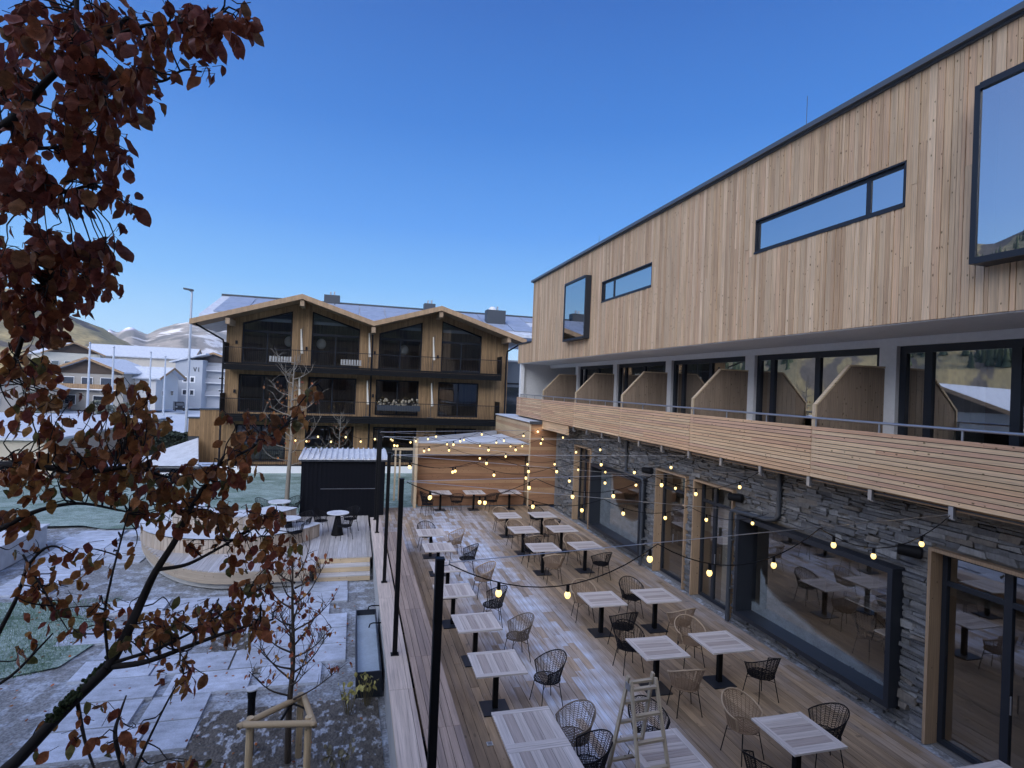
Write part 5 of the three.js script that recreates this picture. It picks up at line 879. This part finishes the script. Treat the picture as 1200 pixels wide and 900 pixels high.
// ---------- autumn tree in the foreground ----------
{
  const foot = at(-70, 1900, 2.75); foot.y = -.5;
  const tree = thing('autumn_tree', 'autumn tree with rusty red leaves reaching into the view', 'tree', [foot.x, foot.y, foot.z]);
  const L = (p) => p.clone().sub(foot), A = (list) => list.map(([x, y, d]) => L(at(x, y, d)));
  const segs = [ // measured limbs: points with depth, radius at both ends
    [[[-62, 1500, 2.7], [-48, 1150, 2.5], [-10, 925, 2.35], [25, 886, 2.3], [75, 832, 2.25], [127, 782, 2.2]], .031, .02],
    [[[127, 782, 2.2], [152, 735, 2.25], [166, 704, 2.3], [181, 672, 2.3], [206, 632, 2.35], [221, 600, 2.4], [246, 560, 2.45], [262, 535, 2.5]], .02, .006],
    [[[184, 668, 2.3], [218, 662, 2.35], [243, 650, 2.4], [275, 632, 2.45], [310, 612, 2.5]], .009, .004],
    [[[127, 782, 2.2], [170, 776, 2.2], [225, 756, 2.25], [275, 738, 2.3], [320, 726, 2.35]], .013, .004],
    [[[130, 778, 2.2], [190, 758, 2.25], [235, 735, 2.3], [290, 700, 2.4]], .008, .003],
    [[[127, 775, 2.2], [123, 720, 2.2], [130, 680, 2.2], [140, 640, 2.25], [150, 602, 2.3]], .006, .003],
    [[[-70, 1400, 2.8], [-105, 1000, 2.8], [-95, 700, 2.7], [-75, 420, 2.5], [-45, 220, 2.2], [-10, 158, 2.0], [18, 136, 1.95], [55, 95, 1.9], [90, 64, 1.9], [112, 50, 1.9], [150, 20, 1.9]], .022, .007],
    [[[93, 60, 1.9], [91, 30, 1.9], [90, 0, 1.9], [95, -40, 1.9]], .011, .006],
    [[[80, 78, 1.9], [110, 88, 1.9], [145, 94, 1.95], [190, 95, 2.0], [215, 82, 2.0], [236, 84, 2.05]], .007, .003],
    [[[112, 50, 1.9], [170, 30, 1.9], [215, 26, 1.95], [250, 22, 1.95], [268, 8, 2]], .007, .003],
    [[[-80, 480, 2.5], [-40, 260, 2.3], [0, 226, 2.1], [30, 229, 2.1], [70, 226, 2.1], [110, 215, 2.1]], .02, .004],
    [[[-70, 380, 2.5], [-20, 190, 2.2], [9, 176, 2.1], [60, 173, 2.1], [105, 168, 2.1]], .014, .004],
    [[[-95, 700, 2.7], [-40, 560, 2.5], [8, 545, 2.3], [41, 546, 2.25], [105, 553, 2.3], [150, 548, 2.35], [200, 560, 2.4]], .022, .005],
    [[[-90, 600, 2.7], [-30, 470, 2.5], [8, 440, 2.4], [18, 420, 2.4], [28, 390, 2.4], [40, 350, 2.3], [70, 310, 2.3]], .016, .004],
    [[[-95, 700, 2.7], [-50, 640, 2.6], [0, 620, 2.5], [40, 600, 2.5], [90, 590, 2.5], [150, 600, 2.5]], .018, .004],
    [[[255, 545, 2.5], [300, 522, 2.5], [332, 500, 2.55], [352, 472, 2.6], [376, 446, 2.6]], .006, .002],
    [[[-60, 900, 2.6], [-10, 760, 2.5], [20, 700, 2.5], [35, 660, 2.5], [60, 640, 2.5], [85, 650, 2.5]], .012, .003],
    [[[27, 650, 2.5], [50, 690, 2.45], [68, 720, 2.4], [82, 742, 2.4]], .005, .002],
    [[[-30, 820, 2.5], [15, 790, 2.45], [45, 760, 2.4], [62, 742, 2.4]], .008, .003],
    [[[90, 820, 2.25], [100, 870, 2.2], [112, 905, 2.15]], .008, .004],
    [[[150, 920, 2.1], [135, 860, 2.1], [140, 838, 2.15], [148, 815, 2.2]], .01, .003],
    [[[150, 920, 2.1], [175, 865, 2.15], [200, 815, 2.2], [215, 790, 2.25]], .006, .002],
  ];
  const nodes = [];
  for (const [pts, r0, r1] of segs) { const c = curve(A(pts), pts.length * 5); part(tree, r0 > .04 ? 'trunk' : 'branch', rod(c, r0, r0 > .015 ? 9 : 5, false, r1), darkBark); c.forEach((p) => { if (p.y + foot.y > 2) nodes.push(p); }); }
  part(tree, 'trunk', rod([V(0, 0, 0), L(at(-70, 1700, 2.72)), L(at(-70, 1400, 2.75))], .11, 10, false, .075), darkBark);
  const moss = []; for (let i = 0; i < 240; i++) { const a = L(at(lerp(75, 127, rnd()), 0, 1)), t = rnd(), q = L(at(lerp(60, 128, t), lerp(847, 781, t), 2.22)), g = new THREE.IcosahedronGeometry(rr(.004, .011), 0); g.translate(q.x + rr(-.018, .018), q.y + rr(.004, .03), q.z + rr(-.02, .02)); moss.push(g); } part(tree, 'moss', M_(moss), mat([.035, .05, .018], 1)).userData.kind = 'stuff';
  // leaf masses: centre and size in the photograph, number of leaves, depth
  const masses = [[50, 38, 62, 42, 55, 1.9], [125, 55, 62, 50, 85, 1.9], [195, 30, 60, 32, 52, 1.95], [230, 80, 32, 16, 10, 2], [284, 20, 16, 24, 9, 1.95], [258, 40, 24, 26, 12, 1.95], [246, 12, 30, 14, 10, 1.95], [232, 32, 22, 20, 12, 1.95], [20, 105, 26, 40, 34, 1.95], [100, 125, 55, 34, 48, 1.95], [158, 105, 32, 32, 32, 2], [125, 180, 36, 36, 42, 2.05], [60, 150, 40, 22, 24, 2.05], [26, 190, 32, 36, 36, 2.05], [80, 225, 58, 22, 40, 2.1], [150, 235, 18, 18, 7, 2.1], [12, 230, 20, 24, 22, 2.1], [30, 285, 44, 30, 50, 2.2], [78, 300, 46, 32, 52, 2.2], [118, 318, 28, 24, 30, 2.25], [140, 275, 10, 16, 6, 2.2], [20, 335, 38, 38, 62, 2.25], [62, 350, 38, 30, 46, 2.3], [45, 385, 36, 22, 30, 2.3], [98, 345, 20, 18, 12, 2.3],
    [22, 430, 26, 24, 16, 2.4], [52, 440, 26, 16, 11, 2.4], [60, 465, 40, 12, 9, 2.4], [28, 490, 30, 18, 12, 2.35], [90, 485, 44, 26, 22, 2.35], [150, 470, 34, 30, 26, 2.4], [168, 500, 34, 26, 30, 2.4], [120, 535, 62, 30, 56, 2.35], [40, 555, 52, 30, 48, 2.3], [150, 568, 48, 22, 28, 2.4], [225, 560, 58, 22, 44, 2.45], [275, 552, 32, 16, 16, 2.5], [205, 602, 64, 18, 32, 2.45], [290, 605, 46, 20, 32, 2.5], [325, 640, 26, 18, 16, 2.5], [260, 640, 50, 20, 14, 2.45], [20, 610, 30, 16, 14, 2.5],
    [264, 472, 8, 14, 3, 2.5], [290, 486, 10, 7, 4, 2.5], [312, 500, 26, 16, 12, 2.5], [346, 482, 12, 16, 7, 2.55], [285, 517, 24, 12, 8, 2.5], [372, 455, 7, 12, 4, 2.6],
    [115, 650, 46, 26, 14, 2.45], [66, 690, 46, 24, 18, 2.45], [105, 722, 56, 26, 24, 2.3], [165, 742, 44, 20, 22, 2.25], [220, 722, 56, 26, 32, 2.3], [275, 725, 40, 28, 36, 2.35], [292, 675, 28, 22, 18, 2.4], [205, 785, 46, 20, 14, 2.25], [130, 848, 46, 36, 14, 2.15], [60, 862, 34, 28, 8, 2.2], [235, 892, 34, 10, 6, 2.15], [40, 650, 34, 26, 10, 2.5], [25, 740, 16, 34, 5, 2.45]];
  const leaves = [], twigs = [];
  for (const [cx, cy, rx, ry, n0, d0] of masses) {
    const n = Math.round(n0 * (cy < 400 ? 1.7 : cy < 620 ? 2.3 : 2.3));
    const ends = [];
    const m = Math.max(1, Math.round(n / 6));
    for (let k = 0; k < m; k++) { const a = rr(0, 6.28), r = Math.sqrt(rnd()), e = L(at(cx + Math.cos(a) * r * rx, cy + Math.sin(a) * r * ry, d0 + rr(-.22, .25))); let best = nodes[0], bd = 1e9; for (const q of nodes) { const dd = q.distanceToSquared(e); if (dd < bd) { bd = dd; best = q; } } const mid = best.clone().lerp(e, rr(.4, .6)).add(V(rr(-.05, .05), rr(-.04, .06), rr(-.05, .05))); twigs.push(rod(curve([best, best.clone().lerp(mid, .5).add(V(rr(-.015, .015), rr(-.015, .015), 0)), mid, mid.clone().lerp(e, .5).add(V(rr(-.02, .02), rr(-.02, .02), 0)), e], 8), .0034, 4, false, .0013)); ends.push([best, mid, e]); }
    for (let k = 0; k < n; k++) {
      const [, b, e] = ends[k % m]; let p;
      if (rnd() < .45) p = b.clone().lerp(e, rr(.3, 1.05)); else { const a = rr(0, 6.28), r = Math.sqrt(rnd()); p = L(at(cx + Math.cos(a) * r * rx, cy + Math.sin(a) * r * ry, d0 + rr(-.22, .28))); { const q = b.clone().lerp(e, rr(.4, 1)); twigs.push(rod([p, p.clone().add(q.sub(p).clampLength(0, .05))], .0012, 3)); } }
      const warm = cy > 400; const lf = leafAt(p, cy > 620 ? .72 : cy > 420 ? .84 : .94); lf.m = warm ? pick([0, 1, 1, 3, 3, 3, 4, 5, 5, 6, 7]) : pick([0, 0, 1, 2, 2, 4, 7]); lf.d = d0 / lf.s; leaves.push(lf);
    }
  }
  part(tree, 'twigs', M_(twigs), darkBark).userData.kind = 'stuff';
  leaves.sort((a, b) => a.d - b.d);
  const rest = leafMat.map(() => []), mm = new THREE.Matrix4();
  leaves.forEach((l, i) => { if (i < 300) { const o = part(tree, 'leaf', leafVar[l.v], leafMat[l.m]); o.position.copy(l.p); o.quaternion.copy(l.q); o.scale.setScalar(l.s); } else { const g = leafVar[l.v].clone(); g.applyMatrix4(mm.compose(l.p, l.q, V(l.s, l.s, l.s))); rest[l.m].push(g); } });
  rest.forEach((r, i) => { if (r.length) part(tree, 'foliage', M_(r), leafMat[i]).userData.kind = 'stuff'; });
}
// ---------- wires and strings of bulbs ----------
const bulbGeo = new THREE.SphereGeometry(.032, 12, 9); bulbGeo.scale(1, 1.25, 1);
const sockGeo = new THREE.CylinderGeometry(.017, .02, .07, 8);
const bulbMat = mat([1, .82, .5], .3, { emissive: C(1, .70, .22), emissiveIntensity: 2.0 });
let strings = 0;
function lightString(a, b, swags, sag, bulbs, label, wire = true) {
  const s = thing('string_light', label, 'string light', [0, 0, 0], 0, 'bulb strings over the deck');
  const P = (t) => { const u = t * swags, f = u - Math.floor(u); const p = a.clone().lerp(b, t); p.y -= sag * 4 * f * (1 - f) * (t >= 1 ? 0 : 1); return p; };
  const pts = []; const N = swags * 12; for (let i = 0; i <= N; i++) pts.push(P(i / N)); part(s, 'cable', rod(pts, .0065, 5), blackMetal);
  if (wire) part(s, 'wire', rod([a.clone().add(V(0, .015, 0)), b.clone().add(V(0, .015, 0))], .005, 4), steel);
  for (let i = 0; i < bulbs; i++) {
    const t = (i + .5 + rr(-.12, .12)) / bulbs, p = P(t); const k = part(s, 'socket', sockGeo, blackMetal); k.position.copy(p).add(V(0, -.035, 0));
    const o = part(s, 'bulb', bulbGeo, bulbMat); o.position.copy(p).add(V(0, -.105, 0));
    const l = new THREE.PointLight(C(1, .7, .36), .09); l.name = 'bulb_light'; l.position.copy(o.position); l.castShadow = true; s.add(l);
  }
}
const br = (k, dy = 0) => V(8.02, 3.66 + dy, -20.46 + 1.305 * k);
lightString(poleTop[0], br(11), 3, .34, 8, 'string of warm bulbs crossing nearest the stepladder');
lightString(poleTop[1], V(8.44, 2.78, -10.2), 4, .2, 8, 'string of warm bulbs ending above the nearer box window');
lightString(poleTop[1], br(8), 3, .3, 8, 'string of warm bulbs from the second pole to a balcony bracket');
lightString(poleTop[2], V(8.62, 2.95, -13.4), 4, .22, 8, 'string of warm bulbs ending between the two timber doors');
lightString(poleTop[2], br(6), 3, .3, 8, 'string of warm bulbs from the third pole to a balcony bracket');
lightString(poleTop[3], V(8.55, 2.7, -17.6), 4, .2, 9, 'string of warm bulbs ending above the farther box window');
lightString(poleTop[3], br(3), 3, .28, 8, 'string of warm bulbs from the fourth pole to a balcony bracket');
lightString(poleTop[4], br(0), 4, .25, 9, 'string of warm bulbs passing before the tall timber block');
lightString(poleTop[4], V(7.52, 2.9, -24.2), 4, .22, 9, 'string of warm bulbs running to the pavilion corner post');
lightString(poleTop[4], at(338, 508, 22.4), 3, .22, 7, 'string of warm bulbs over the shed to the pale bare tree', false);
scene.fog = new THREE.FogExp2(new THREE.Color(.72, .82, 1), .00006);
scene.traverse((o) => { if (o.isMesh) { o.castShadow = true; o.receiveShadow = true; } });
renderer.render(scene, camera);
